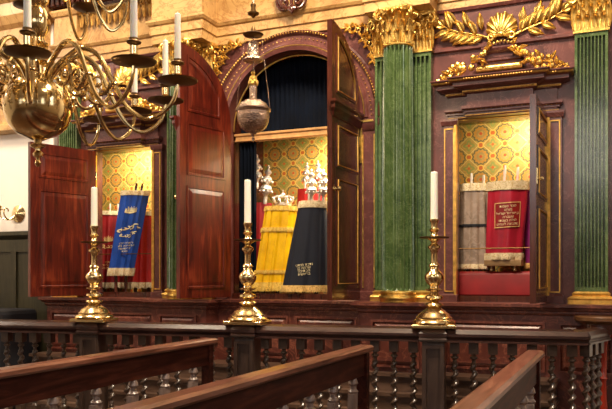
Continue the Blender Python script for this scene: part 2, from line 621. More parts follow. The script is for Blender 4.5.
# carved gilded reliefs
SIDE = []
for s in (-1, 1):
    g = MB()
    cx = 1.99 * s
    # scallop shell: ribs fan out from the hinge to a circular lip
    c = Vector((cx, -.01, 3.60))
    hz = -.080
    nr, na = 8, 97
    rings = []
    for i in range(nr):
        t = .12 + .88 * i / (nr - 1)
        ring = []
        for k in range(na):
            a = PI * (-.10 + 1.20 * k / (na - 1))
            ca_, sa_ = math.cos(a), math.sin(a)
            # ray from the hinge to the circle of radius .13
            bq = hz * sa_
            rr = (-bq + math.sqrt(bq * bq - hz * hz + .130 ** 2)) * t
            rib = math.cos(k / (na - 1) * 12 * 2 * PI)
            rr *= 1 - .03 * t * rib
            ring.append(c + Vector((rr * ca_, -.055 * math.sin(PI * (.22 + .70 * t)) + .007 * t * rib, hz + rr * sa_)))
        rings.append(ring)
    g.loops(rings, close=False, cap0=False, cap1=False)
    g.loops([list(rings[-1]), [Vector((q.x, 0, q.z)) for q in rings[-1]]], close=False, cap0=False, cap1=False)
    g.ball(c + Vector((0, -.03, -.06)), .030, 12, 8, 1.1, .8, .8)
    g.tube(spiral((cx - .085, -.045, 3.515), .036, .008, 1.3, 0, 18), .011, 6)
    g.tube(spiral((cx + .085, -.045, 3.515), .036, .008, 1.3, PI, 18, sgn=-1), .011, 6)
    for k in range(7):
        g.ball((cx + (k - 3) * .03, -.05, 3.462 + .012 * math.cos((k - 3) * .8)), .014, 7, 5)
    g.build('gilded_shell', 'gold', ark)
    for q in (-1, 1):
        g = MB()
        st = []
        for k in range(10):
            t = k / 9
            st.append(Vector((cx + q * (.05 + .50 * t), -.02, 3.50 + .21 * t ** 1.3 + .015 * math.sin(t * 6))))
        g.tube(st, [.012 - .006 * k / 9 for k in range(10)], 7)
        base = math.atan2(.27, .50)
        for k in range(2, 10):
            p = st[k]
            sl = (st[min(k + 1, 9)] - st[k - 1])
            a = math.atan2(sl.z, sl.x)
            for side in (-1, 1):
                if side * q < 0 and k % 2 == 0 and k < 7:
                    continue
                aa = a + side * q * (.95 if k < 8 else .45)
                L = .155 + .02 * math.sin(k * 2.1) - (.04 if k > 7 else 0)
                g.leaf((p.x, -.02, p.z), aa, L, .062, .20, tip=-side * q * .15)
        # second short sprig
        for k in range(3):
            g.leaf((cx + q * (.17 + .11 * k), -.02, 3.60 + .04 * k), PI / 2 - q * (.1 + .25 * k), .15, .06, .22)
        g.build('gilded_laurel_spray', 'gold', ark)
    for q in (-1, 1):
        g = MB()
        rnd = random.Random(11 + q)
        p0 = Vector((cx + q * .10, -.10, 3.41))
        p1 = Vector((cx + q * .54, -.10, 3.185))
        for k in range(46):
            t = k / 45
            p = p0.lerp(p1, t)
            p.z -= .055 * math.sin(PI * t) * (1 if t < .5 else .6)
            fat = .018 + .035 * math.sin(PI * min(1, t * 1.05)) ** 1.2
            j = Vector((rnd.uniform(-1, 1) * fat * .6, rnd.uniform(-.6, .2) * fat, rnd.uniform(-1, 1) * fat))
            if k % 3 == 0:
                g.leaf(p + j, rnd.uniform(0, 2 * PI), .06 + fat * .6, .034, .3)
            else:
                g.ball(p + j, .012 + fat * .28, 7, 5)
        g.build('gilded_garland', 'gold', ark)

# archivolt
av = MB()
prof = [(.0, .0), (.0, -.05), (.035, -.06), (.05, -.045), (.07, -.045), (.08, -.03), (.145, -.03), (.155, -.045), (.185, -.06), (.195, -.04), (.20, 0)]
rings = []
for k in range(41):
    a = PI * k / 40
    rings.append([Vector(((R + d) * math.cos(a), y, ZS + (R + d) * math.sin(a))) for d, y in prof])
av.loops(rings)
for s in (-1, 1):
    x0, x1 = sorted((s * R, s * (R + .16)))
    av.mould(x0, x1, -.03, 0, [(0, LEDGE), (.015, LEDGE), (.015, LEDGE + .08), (0, LEDGE + .09), (0, ZS - .13), (.01, ZS - .12), (.03, ZS - .07), (.03, ZS - .02), (0, ZS - .01), (0, ZS)])
av.build('archivolt', 'ark', ark, smooth=40)
ag = MB()
for k in range(96):
    a = PI * (k + .5) / 96
    ag.ball(((R + .17) * math.cos(a), -.056, ZS + (R + .17) * math.sin(a)), .010, 6, 4)
ag.tube([((R + .045) * math.cos(PI * k / 48), -.055, ZS + (R + .045) * math.sin(PI * k / 48)) for k in range(49)], .006, 6)
ag.tube([((R - .012) * math.cos(PI * k / 48), .09, ZS + (R - .012) * math.sin(PI * k / 48)) for k in range(49)], .008, 6)
for k in range(60):
    a = PI * (k + .5) / 60
    ag.ball(((R + .11) * math.cos(a), -.034, ZS + (R + .11) * math.sin(a)), .007, 6, 4)
for s in (-1, 1):
    x0, x1 = sorted((s * (R + .025), s * (R + .135)))
    for xx in (x0, x1):
        ag.box(xx - .006, xx + .006, -.038, -.03, LEDGE + .12, ZS - .16)
    ag.box(x0, x1, -.066, -.055, ZS - .05, ZS - .03)
    xh = s * (R + .012)
    ag.box(xh - .008, xh + .008, -.05, -.02, ZS - .42, ZS - .1)
ag.build('gilt_arch_line', 'gold', ark)

# spandrel scrollwork
for s in (-1, 1):
    g = MB()
    def P(x, z):
        return (s * x, -.025, z)
    for (x, z, r, tn) in ((.79, 3.72, .048, 1.5), (.69, 3.755, .036, 1.3), (.805, 3.61, .042, 1.4), (.60, 3.775, .024, 1.2), (.83, 3.52, .028, 1.2), (.745, 3.66, .026, 1.3), (.84, 3.45, .018, 1.2)):
        g.tube(spiral((s * x, -.03, z), r, .006, tn, .5 * PI, 22, sgn=s), .009, 6)
        for a in (0.3, 1.7, 3.2, 4.6):
            g.leaf((s * x + .7 * r * math.cos(a), -.03, z + .7 * r * math.sin(a)), a + .8 * s, .055, .03, .3)
    g.tube([P(.845, 3.40), P(.85, 3.55), P(.86, 3.77), P(.72, 3.785), P(.50, 3.79)], .008, 6)
    g.build('gilded_spandrel_scroll', 'gold', ark)

# flutes -----------------------------------------------------------------
def fluted_round(mb, cx, cy, r0, r1, z0, z1, nf=22):
    rings = []
    for z, r in ((z0, r0), (z0 + .02, r0), (z0 + (z1 - z0) * .35, r0), (z0 + (z1 - z0) * .7, (r0 + r1) / 2), (z1 - .03, r1), (z1, r1)):
        ring = []
        for k in range(nf * 6):
            a = 2 * PI * k / (nf * 6)
            ph = (k % 6) / 6
            dep = 0 if ph < .2 else .26 * r * math.sin(PI * (ph - .1667) / .8333) ** .4
            if z in (z1, z0):
                dep = 0
            ring.append(Vector((cx + (r - dep) * math.cos(a), cy + (r - dep) * math.sin(a), z)))
        rings.append(ring)
    mb.loops(rings)


def fluted_flat(mb, x0, x1, y, yb, z0, z1, nf):
    mb.box(x0, x1, y + .045, yb, z0, z1)
    wv = (x1 - x0)
    fl = wv * .86 / nf
    m0 = x0 + wv * .07
    mb.box(x0, m0 + fl * .12, y, y + .045, z0 + .035, z1 - .035)
    mb.box(x1 - wv * .07 - fl * .12, x1, y, y + .045, z0 + .035, z1 - .035)
    for k in range(1, nf):
        mb.box(m0 + fl * k - fl * .16, m0 + fl * k + fl * .16, y, y + .045, z0 + .035, z1 - .035)
    mb.box(x0, x1, y, y + .045, z1 - .035, z1)
    mb.box(x0, x1, y, y + .045, z0, z0 + .035)


def acanthus(mb, c, a, z0, h, w, out):
    """one curling leaf standing against a bell; c=(x,y,r)"""
    d = Vector((math.cos(a), math.sin(a), 0))
    tn = Vector((-math.sin(a), math.cos(a), 0))
    b = Vector((c[0], c[1], 0)) + d * c[2]
    st = [(0, 0, .55), (.25, .004, .85), (.5, .012, 1.0), (.72, .035, .95), (.88, .075, .8), (.95, .11, .6), (.90, .135, .4), (.80, .14, .12)]
    rings = []
    for i, (t, o, ww) in enumerate(st):
        p = b + d * (o * out / .14 + .004) + Vector((0, 0, z0 + h * t))
        hw = w * .5 * ww * (1 + (.14 if i % 2 else -.05))
        rings.append([p - tn * hw - d * .004, p - tn * hw * .45 + d * .010, p + d * .004, p + tn * hw * .45 + d * .010, p + tn * hw - d * .004, p - d * .010])
    mb.loops(rings)


def capital_round(mb, cx, cy, r, z0, z1):
    h = z1 - z0
    mb.lathe([(r, z0), (r * 1.08, z0 + .008), (r * 1.08, z0 + .02), (r * .96, z0 + .025), (r * .95, z0 + h * .6), (r * 1.15, z0 + h * .85), (r * 1.3, z0 + h * .9)], (cx, cy, 0), 24)
    for k in range(12):
        acanthus(mb, (cx, cy, r * .94), 2 * PI * (k + .5) / 12, z0 + .02, h * .34, r * .50, .040)
    for k in range(12):
        acanthus(mb, (cx, cy, r * .96), 2 * PI * k / 12, z0 + .03, h * .58, r * .46, .060)
    for k in range(8):
        acanthus(mb, (cx, cy, r * 1.0), 2 * PI * (k + .5) / 8, z0 + h * .42, h * .42, r * .5, .075)
    for k in range(8):
        a = k * PI / 4
        d = Vector((math.cos(a), math.sin(a), 0))
        big = k % 2 == 1
        c = Vector((cx, cy, z0 + h * (.76 if big else .80))) + d * r * (1.55 if big else 1.2)
        R0 = .046 if big else .028
        pth = []
        for i in range(20):
            t = i / 19
            rr = R0 * (1 - .8 * t)
            aa = PI / 2 - t * 2 * PI * 1.4
            pth.append(c + d * (rr * math.cos(aa)) + Vector((0, 0, rr * math.sin(aa) + .01)))
        mb.tube([Vector((cx, cy, z0 + h * .5)) + d * r * .95] + pth, .012 if big else .009, 7)
        for q in range(4):
            mb.ball(Vector((cx, cy, z0 + h * (.90 + .02 * (q % 2)))) + Vector((math.cos(a + q * .2 - .3), math.sin(a + q * .2 - .3), 0)) * r * 1.35, .016, 6, 5)
    q = r * 1.6
    ring = []
    for z, k in ((z1 - h * .13, .93), (z1 - h * .06, .97), (z1 - h * .05, 1), (z1, 1)):
        rr = []
        for i in range(4):
            a = PI / 4 + i * PI / 2
            c = Vector((math.cos(a), math.sin(a)))
            t = Vector((-c.y, c.x))
            rr.append(Vector((cx + (c.x * q - t.x * .03) * k, cy + (c.y * q - t.y * .03) * k, z)))
            rr.append(Vector((cx + (c.x * q + t.x * .03) * k, cy + (c.y * q + t.y * .03) * k, z)))
            a2 = a + PI / 4
            rr.append(Vector((cx + math.cos(a2) * q * .70 * k, cy + math.sin(a2) * q * .70 * k, z)))
        ring.append(rr)
    mb.loops(ring)


def capital_flat(mb, x0, x1, y, yb, z0, z1):
    h = z1 - z0
    cx, wv = (x0 + x1) / 2, x1 - x0
    mb.mould(x0, x1, y, yb, [(.012, z0), (.012, z0 + .018), (0, z0 + .022), (0, z0 + h * .8), (.03, z0 + h * .88), (.05, z0 + h * .9), (.05, z1), (.0, z1)])
    n = 4
    for k in range(n):
        acanthus(mb, (x0 + wv * (k + .5) / n, y + .01, 0), -PI / 2, z0 + .02, h * .34, wv / n * .98, .040)
    for k in range(n + 1):
        acanthus(mb, (x0 + wv * k / n, y + .01, 0), -PI / 2, z0 + .03, h * .58, wv / n * .9, .060)
    for k in range(n):
        acanthus(mb, (x0 + wv * (k + .5) / n, y - .01, 0), -PI / 2, z0 + h * .42, h * .42, wv / n * .9, .06)
    for s in (-1, 1):
        c = Vector((cx + s * (wv / 2 + .012), y - .05, z0 + h * .78))
        mb.tube([Vector((cx + s * wv * .2, y - .015, z0 + h * .5))] + spiral(c, .046, .01, 1.4, PI / 2, 20, sgn=-s), .013, 7)
        c = Vector((cx + s * (wv / 2 - .07), y - .05, z0 + h * .80))
        mb.tube(spiral(c, .028, .006, 1.4, PI / 2, 16, sgn=s), .009, 7)
    mb.ball((cx, y - .055, z0 + h * .93), .032, 8, 6)


CB, CT, KT = LEDGE + .10, 3.47, 3.80      # column bottom / top, capital top
for s in (-1, 1):
    # cluster: backing pilasters + engaged round column
    f = MB()
    for xa, xb, nf in ((.87, 1.10, 5), (1.16, 1.39, 5)):
        x0, x1 = sorted((s * xa, s * xb))
        fluted_flat(f, x0, x1, -.09, 0, CB, CT - .02, nf)
    f.build('pilaster_shaft', 'green', ark, smooth=0)
    f = MB()
    fluted_round(f, s * 1.12, -.20, .142, .130, CB, CT, 20)
    f.build('column_shaft', 'green', ark, smooth=28)
    c = MB()
    capital_round(c, s * 1.12, -.20, .126, CT, KT)
    c.build('column_capital', 'gold', ark)
    c = MB()
    for xa, xb in ((.87, 1.10), (1.16, 1.39)):
        x0, x1 = sorted((s * xa, s * xb))
        capital_flat(c, x0, x1, -.09, 0, CT - .02, KT)
    c.build('pilaster_capital', 'gold', ark)
    b = MB()
    b.lathe([(.163, LEDGE + .0), (.163, LEDGE + .025), (.170, LEDGE + .035), (.166, LEDGE + .05), (.152, LEDGE + .058), (.150, LEDGE + .07), (.158, LEDGE + .08), (.155, LEDGE + .092), (.144, LEDGE + .1)], (s * 1.12, -.20, 0), 32)
    for xa, xb in ((.87, 1.10), (1.16, 1.39)):
        x0, x1 = sorted((s * xa, s * xb))
        b.mould(x0, x1, -.09, 0, [(.035, LEDGE), (.035, LEDGE + .025), (.04, LEDGE + .04), (.03, LEDGE + .055), (.012, LEDGE + .065), (.018, LEDGE + .085), (0, LEDGE + .1)])
    b.build('column_base', 'gold', ark)
    # outer pilaster
    x0, x1 = sorted((s * 2.585, s * 2.84))
    f = MB()
    fluted_flat(f, x0, x1, -.07, 0, CB, CT - .02, 8)
    f.build('pilaster_shaft', 'green', ark, smooth=0)
    c = MB()
    capital_flat(c, x0, x1, -.07, 0, CT - .02, KT)
    c.build('pilaster_capital', 'gold', ark)
    b = MB()
    b.mould(x0, x1, -.07, 0, [(.05, LEDGE), (.05, LEDGE + .03), (.055, LEDGE + .045), (.035, LEDGE + .06), (.015, LEDGE + .068), (.02, LEDGE + .085), (0, LEDGE + .1)])
    b.build('pilaster_base', 'gold_line', ark, smooth=0)

# entablature
e = MB()
def entab(x0, x1, y):
    e.mould(x0, x1, y, .12, [(0, 3.80), (0, 3.885), (.015, 3.89), (.015, 3.975), (.03, 3.985), (.045, 4.01), (.045, 4.03), (0, 4.035), (0, 4.33), (.02, 4.34), (.04, 4.38), (.04, 4.40)])
entab(-2.95, 2.92, -.02)
for s in (-1, 1):
    x0, x1 = sorted((s * .84, s * 1.43))
    entab(x0, x1, -.30)
    x0, x1 = sorted((s * 2.56, s * 2.87))
    entab(x0, x1, -.10)
e.build('entablature', 'ochre', ark, smooth=0)
e = MB()
def corn(x0, x1, y):
    e.mould(x0, x1, y, .12, [(.04, 4.40), (.05, 4.43), (.12, 4.44), (.12, 4.52), (.25, 4.54), (.25, 4.62), (.30, 4.66), (.33, 4.72), (.33, 4.75), (0, 4.76)])
    n = int((x1 - x0) / .07)
    for k in range(n):
        x = x0 + (k + .25) * (x1 - x0) / n
        e.box(x, x + .04, y - .15, y - .12, 4.445, 4.515)
corn(-2.95, 2.92, -.02)
for s in (-1, 1):
    x0, x1 = sorted((s * .84, s * 1.43))
    corn(x0, x1, -.30)
e.build('crowning_cornice', 'door_out', ark, smooth=0)
for s in (-1, 1):
    g = MB()
    for k in range(30):
        xx = s * (1.47 + .038 * k)
        g.ball((xx, -.06, 4.365), .016, 6, 4)
        if k % 2 == 0:
            acanthus(g, (xx, -.05, 0), -PI / 2, 4.20, .15, .06, .03)
    g.build('gilt_frieze_carving', 'gold_dull', ark)
# keystone bracket scrolls
g = MB()
for (x, sg) in ((-.03, 1), (.10, -1)):
    g.tube(spiral((x, -.10, 4.09), .095, .012, 2.0, PI * .5, 40, sgn=sg), .016, 8)
    g.ball((x, -.10, 4.10), .022, 8, 6)
g.tube([(-.12, -.09, 4.22), (-.10, -.10, 4.12), (-.06, -.11, 4.05), (.0, -.11, 4.02)], .022, 8)
g.leaf((.05, -.11, 4.06), -PI / 2, .10, .09)
g.build('keystone_scroll', 'door_out', ark)

# ledge and plinth
LP = [(0, 1.13), (.012, 1.135), (.02, 1.15), (.02, 1.165), (.04, 1.175), (.05, 1.19), (.07, 1.20), (.07, 1.225), (0, 1.23)]


def plinth(x0, x1, y):
    pl = MB()
    pl.box(x0, x1, y, .12, 0, 1.135)
    pl.mould(x0, x1, y, .12, LP)
    pl.build('plinth', 'ark_base', ark, smooth=0)


plinth(-.98, .86, -.05)
for s in (-1, 1):
    x0, x1 = sorted((s * 1.40, s * 2.95))
    plinth(x0, x1, -.13)
    x0, x1 = sorted((s * .80, s * 1.44))
    plinth(x0, x1, -.29)


def rpanel(x0, x1, y, z0, z1):
    pn = MB()
    for a, b, c, d in ((x0, x1, z1 - .02, z1), (x0, x1, z0, z0 + .02), (x0, x0 + .02, z0 + .02, z1 - .02), (x1 - .02, x1, z0 + .02, z1 - .02)):
        pn.box(a, b, y - .022, y, c, d)
    pn.loops([[Vector((x0 + .02, y, z0 + .02)), Vector((x1 - .02, y, z0 + .02)), Vector((x1 - .02, y, z1 - .02)), Vector((x0 + .02, y, z1 - .02))],
              [Vector((x0 + .055, y - .024, z0 + .055)), Vector((x1 - .055, y - .024, z0 + .055)), Vector((x1 - .055, y - .024, z1 - .055)), Vector((x0 + .055, y - .024, z1 - .055))]])
    pn.build('plinth_panel', 'ark_base', ark, smooth=0)


for (a, b) in ((-.66, -.42), (-.36, -.02), (.06, .68)):
    rpanel(a, b, -.05, .66, 1.075)
for s in (-1, 1):
    for (a, b, y) in ((.90, 1.34, -.29), (1.52, 2.36, -.13), (2.46, 2.88, -.13)):
        x0, x1 = sorted((s * a, s * b))
        rpanel(x0, x1, y, .66, 1.075)
M['step'] = wood('step_wood', (.05, .024, .015), (.10, .055, .035), (.16, .09, .06), 'x', .35, .2)
for k, (y, z) in enumerate(((-.36, .62), (-.43, .46), (-.50, .31), (-.57, .16))):
    st = MB()
    st.box(-2.95, 2.45, y, .12, 0 if k == 3 else z - .17, z - .03)
    st.box(-2.97, 2.47, y - .025, y + .3, z - .03, z)
    st.build('step', 'step', ark, smooth=0)

# brass security rods across the side niches
for s in (-1, 1):
    x0, x1 = sorted((s * (NX0 + .01), s * (NX1 - .01)))
    MB().tube([(x0, .03, 1.70), (x1, .03, 1.70)], .0055, 8).build('cross_rod', 'pan', ark)


# ------------------------------------------------------------------ doors (children of the ark)
def offset_poly(poly, d):
    n = len(poly)
    out = []
    for i in range(n):
        p0, p1, p2 = Vector(poly[i - 1]), Vector(poly[i]), Vector(poly[(i + 1) % n])
        a, b = (p1 - p0).normalized(), (p2 - p1).normalized()
        na, nb = Vector((-a.y, a.x)), Vector((-b.y, b.x))
        m = (na + nb)
        m = m.normalized() * (d / max(.3, m.normalized().dot(na)))
        out.append((p1.x + m.x, p1.y + m.y))
    return out


def leaf_door(name, hinge, rotz, s, wdt, hgt, arch, mat, gilt, panels, extras=None):
    """door leaf; local x from hinge 0 to s*wdt, z from 0"""
    def top(x):
        return hgt + (math.sqrt(max(0, wdt ** 2 - (wdt - x) ** 2)) if arch else 0)
    n = 18 if arch else 1
    tp = [(wdt * (1 - math.cos(PI / 2 * k / n)), top(wdt * (1 - math.cos(PI / 2 * k / n)))) for k in range(n + 1)] if arch else [(0, hgt), (wdt, hgt)]
    poly = [(0, 0), (wdt, 0)] + list(reversed(tp))
    poly = [(s * x, z) for x, z in poly]
    th = .046
    d = MB().prism(poly, 0, th).build(name, mat, ark, smooth=0, loc=(hinge[0], hinge[1], LEDGE + .02), rot=(0, 0, rotz))
    for (xa, xb, za, zb) in panels:
        if zb is None:      # follows the arch
            ins = .085
            rr = wdt - ins
            pp = [(xa, za), (xb, za)]
            k2 = 14
            a0 = math.acos(min(1, (wdt - xa) / rr)) if (wdt - xa) < rr else 0
            a1 = math.acos(max(0, (wdt - xb) / rr))
            arcp = [(wdt - rr * math.cos(a0 + (a1 - a0) * k / k2), hgt + rr * math.sin(a0 + (a1 - a0) * k / k2)) for k in range(k2 + 1)]
            pp += list(reversed(arcp))
        else:
            pp = [(xa, za), (xb, za), (xb, zb), (xa, zb)]
        pm = MB()
        for face in (-1, 1):
            y0 = 0 if face < 0 else th
            o = face
            p_in1 = offset_poly(pp, .020)
            p_in2 = offset_poly(pp, .026)
            p_in3 = offset_poly(pp, .065)
            def ring(p, yy):
                return [Vector((s * x, yy, z)) for x, z in p]
            pm.loops([ring(pp, y0 - o * .002), ring(pp, y0 + o * .008), ring(p_in1, y0 + o * .008), ring(p_in2, y0 + o * .001)], cap0=False, cap1=False)
            pm.loops([ring(p_in2, y0 + o * .0012), ring(p_in3, y0 + o * .008)], cap0=False)
            if gilt and face == -1:
                gp = offset_poly(pp, .023)
                MB().tube([Vector((s * x, y0 + o * .010, z)) for x, z in gp], .0065, 6, closed=True).build('gilt_trim', 'gold_line', d)
        pm.build('door_panel', mat, d, smooth=0)
    return d


def on_door(d, name, mat, mb):
    return mb.build(name, mat, d)


H1 = ZS - LEDGE - .02
W1 = .70
dl = leaf_door('arched_door', (-R, -.02, 0), math.radians(-103), 1, W1, H1, True, 'door', False,
               [(.09, .61, .09, 1.06), (.09, .61, 1.16, 1.66), (.16, .61, 1.76, None)])
dr = leaf_door('arched_door', (R, -.02, 0), math.radians(89), -1, W1, H1, True, 'door_out', True,
               [(.09, .61, .12, 1.06), (.09, .61, 1.14, 1.52), (.16, .61, 1.78, None)])
for d, s in ((dl, 1), (dr, -1)):
    k = MB()
    xk = s * (W1 - .045)
    k.lathe([(.022, 0), (.022, .006), (.008, .010), (.007, .03), (.018, .038), (.022, .05), (.016, .062), (.003, .066)], seg=14, M4=Matrix.Translation((xk, 0, .95)) @ Matrix.Rotation(PI / 2, 4, 'X'))
    k.build('door_knob', 'brass', d)
    # heavy transom moulding at the springing line, outer face
    t = MB()
    xa, xb = sorted((s * .0, s * W1))
    t.mould(xa + .01, xb - .01, 0, .004, [(0, 1.56), (.012, 1.565), (.02, 1.60), (.035, 1.63), (.035, 1.66), (.05, 1.68), (.05, 1.70), (0, 1.705)])
    t.build('transom_moulding', 'door_out' if s < 0 else 'door', d, smooth=0)
    h = MB()
    for z in (.25, 1.45):
        h.tube([(0, -.006, z - .05), (0, -.006, z + .05)], .010, 10)
        h.box(*sorted((0, s * .05)), -.004, 0, z - .045, z + .045)
    h.build('hinge', 'brass', d)
H2 = NTOP - LEDGE - .03
nl = leaf_door('niche_door', (-NX1, -.05, 0), math.radians(-107), 1, .765, H2, False, 'door', False,
               [(.09, .675, .09, 1.10), (.09, .675, 1.22, H2 - .09)])
nr = leaf_door('niche_door', (NX1, -.05, 0), math.radians(89), -1, .735, H2, False, 'door_out', True,
               [(.08, .655, .09, .74), (.08, .655, .82, 1.20), (.08, .655, 1.28, H2 - .07)])
for d, s, ww in ((nl, 1, .765), (nr, -1, .735)):
    k = MB()
    k.box(s * (ww - .05) - .015, s * (ww - .05) + .015, -.005, .001, .90, 1.02)
    k.lathe([(.010, 0), (.008, .02), (.016, .03), (.014, .045), (.003, .05)], seg=12, M4=Matrix.Translation((s * (ww - .05), 0, .94)) @ Matrix.Rotation(PI / 2, 4, 'X'))
    k.build('door_knob', 'brass', d)
    h = MB()
    for z in (.22, 1.30):
        h.tube([(0, .05, z - .04), (0, .05, z + .04)], .009, 10)
    h.build('hinge', 'brass', d)

# ------------------------------------------------------------------ curtain
def curtain_mesh(x0, x1, y, z0, ztop, n, amp, waves):
    mb = MB()
    front, back = [], []
    for k in range(n + 1):
        t = k / n
        x = x0 + (x1 - x0) * t
        yy = y + amp * math.sin(t * waves * 2 * PI) + amp * .3 * math.sin(t * waves * 4.7 + 1)
        zt = ztop(x) if callable(ztop) else ztop
        mb_r = [Vector((x, yy, z0)), Vector((x, yy, zt)), Vector((x, yy + .012, zt)), Vector((x, yy + .012, z0))]
        front.append(mb_r)
    mb.loops(front)
    return mb


cu = thing('ark_curtain', 'dark navy velvet curtain hanging inside the central arch, drawn to the left', 'curtain', (0, 0, 0))
curtain_mesh(-.69, .69, .225, 2.86, lambda x: ZS + math.sqrt(max(0.001, .725 ** 2 - x * x)), 150, .009, 26).build('upper_drape', 'curtain', cu, smooth=60)
curtain_mesh(-.69, -.49, .18, INF + .004, 2.84, 60, .022, 5).build('drawn_drape', 'curtain', cu, smooth=60)


# ------------------------------------------------------------------ scrolls
def text_mesh(lines, size, lead, widths=None):
    """flat verts/faces of lettering; x along, z up, centred"""
    V, Fc = [], []
    for i, ln in enumerate(lines):
        cu_ = bpy.data.curves.new('t', 'FONT')
        cu_.body = ln
        cu_.size = size
        cu_.align_x = 'CENTER'
        cu_.resolution_u = 2
        cu_.offset = size * .004
        o = bpy.data.objects.new('t', cu_)
        me = o.to_mesh()
        base = len(V)
        for v in me.vertices:
            V.append((v.co.x, v.co.y - i * lead))
        for p in me.polygons:
            Fc.append([base + q for q in p.vertices])
        o.to_mesh_clear()
        bpy.data.objects.remove(o)
        bpy.data.curves.remove(cu_)
    return V, Fc


class Mantle:
    def __init__(s, base, topc, rb, rt, sq=.62, folds=14, amp=.05, seed=1, face=0.0, flare=1.0, topamp=.15):
        s.b, s.t, s.rb, s.rt, s.sq = Vector(base), Vector(topc), rb, rt, sq
        s.folds, s.amp, s.face, s.flare, s.topamp = folds, amp, face, flare, topamp
        r = random.Random(seed)
        s.ph = [r.uniform(0, 6.28) for _ in range(4)]

    def rad(s, a, t):
        k = s.topamp + (1 - s.topamp) * (1 - t) ** .7
        return 1 + k * s.amp * (math.sin(s.folds * a + s.ph[0]) + .6 * math.sin(s.folds * .6 * a + s.ph[1] + t * .6) + .35 * math.sin(s.folds * 1.7 * a + s.ph[2]))

    def pt(s, a, t, k=1.0, add=0.0):
        """a: angle round the mantle measured from its front; t: 0 bottom .. 1 top"""
        c = s.b.lerp(s.t, t)
        r = s.rt + (s.rb - s.rt) * (1 - t) ** s.flare
        q = s.rad(a, t) * k
        x, y = (r * q + add) * math.sin(a), -(r * s.sq * q + add) * math.cos(a)
        cf, sf = math.cos(s.face), math.sin(s.face)
        return Vector((c.x + x * cf - y * sf, c.y + x * sf + y * cf, c.z))

    def ring(s, t, k=1.0, add=0.0, n=84):
        return [s.pt(2 * PI * i / n - PI, t, k, add) for i in range(n)]

    def body(s, name, mat, parent):
        mb = MB()
        rings = [s.ring(0, .9), s.ring(0)] + [s.ring(i / 14) for i in range(1, 15)] + [s.ring(1.0, .93, 0), s.ring(1.0, .5)]
        return mb.loops(rings).build(name, mat, parent, smooth=70)

    def band(s, name, mat, parent, t0, t1, add=.008, teeth=True, scal=0.0):
        n = 168
        rings = []
        for j, (t, ad) in enumerate(((t0, add * .4), (t0, add), ((t0 + t1) / 2, add * 1.15), (t1, add), (t1, add * .1))):
            rr = []
            for i in range(n):
                a = 2 * PI * i / n - PI
                tt = t
                if j < 2 and teeth:
                    tt = t - .012 * (i % 2) - scal * abs(math.sin(a * 7))
                rr.append(s.pt(a, tt, 1.0, ad + (.0025 if i % 2 else 0)))
            rings.append(rr)
        return MB().loops(rings, cap0=False, cap1=False).build(name, mat, parent, smooth=60)

    def wrap(s, V, Fc, name, mat, parent, t, a0=0.0, add=.006, rot=0.0):
        H = (s.t - s.b).length
        mb = MB()
        r = s.rt + (s.rb - s.rt) * (1 - t) ** s.flare
        vs = []
        for x, z in V:
            x, z = x * math.cos(rot) - z * math.sin(rot), x * math.sin(rot) + z * math.cos(rot)
            vs.append(mb.bm.verts.new(s.pt(a0 + x / r, t + z / H, 1.0, add)))
        for f in Fc:
            try:
                mb.bm.faces.new([vs[i] for i in f])
            except ValueError:
                pass
        return mb.build(name, mat, parent, smooth=0)


def grid_patch(w_, h_, n=10, m=8):
    V = [(-w_ / 2 + w_ * i / n, -h_ / 2 + h_ * j / m) for j in range(m + 1) for i in range(n + 1)]
    Fc = [[j * (n + 1) + i, j * (n + 1) + i + 1, (j + 1) * (n + 1) + i + 1, (j + 1) * (n + 1) + i] for j in range(m) for i in range(n)]
    return V, Fc


def crown_patch(w_):
    """embroidered crown outline as flat cells"""
    V, Fc = [], []
    def quad(a, b, c, d):
        i = len(V)
        V.extend((a, b, c, d))
        Fc.append([i, i + 1, i + 2, i + 3])
    n = 12
    for k in range(n):
        x0, x1 = -w_ / 2 + w_ * k / n, -w_ / 2 + w_ * (k + 1) / n
        bow = lambda x: -.10 * w_ * (1 - (2 * x / w_) ** 2)
        quad((x0, bow(x0) - .16 * w_), (x1, bow(x1) - .16 * w_), (x1, bow(x1)), (x0, bow(x0)))
        hgt = .30 * w_ * (1 - .55 * abs((k + .5) / n * 2 - 1))
        xm = (x0 + x1) / 2
        quad((x0 * 1.02, bow(x0) + .02 * w_), (x1 * 1.02, bow(x1) + .02 * w_), (xm * 1.15 + .02 * w_, hgt), (xm * 1.15 - .02 * w_, hgt))
    for k in range(5):
        x = (k - 2) * w_ * .22
        z = .34 * w_ * (1 - .09 * (k - 2) ** 2)
        quad((x - .04 * w_, z), (x, z - .05 * w_), (x + .04 * w_, z), (x, z + .07 * w_))
    return V, Fc


def flourish(w_, seed=1):
    """curling embroidered tendrils as thin ribbons"""
    r = random.Random(seed)
    V, Fc = [], []
    for k in range(7):
        cx, cz = (k - 3) * w_ / 7, r.uniform(-.1, .1) * w_
        prev = None
        for i in range(12):
            a = i / 11 * 5.0 + k
            rr = w_ * .10 * (1 - i / 15)
            x, z = cx + rr * math.cos(a) * 1.3, cz + rr * math.sin(a)
            o = .013 * w_ + .010 * w_
            b = len(V)
            V.extend(((x - o * math.cos(a), z - o * math.sin(a)), (x + o * math.cos(a), z + o * math.sin(a))))
            if prev is not None:
                Fc.append([prev, prev + 1, b + 1, b])
            prev = b
    return V, Fc


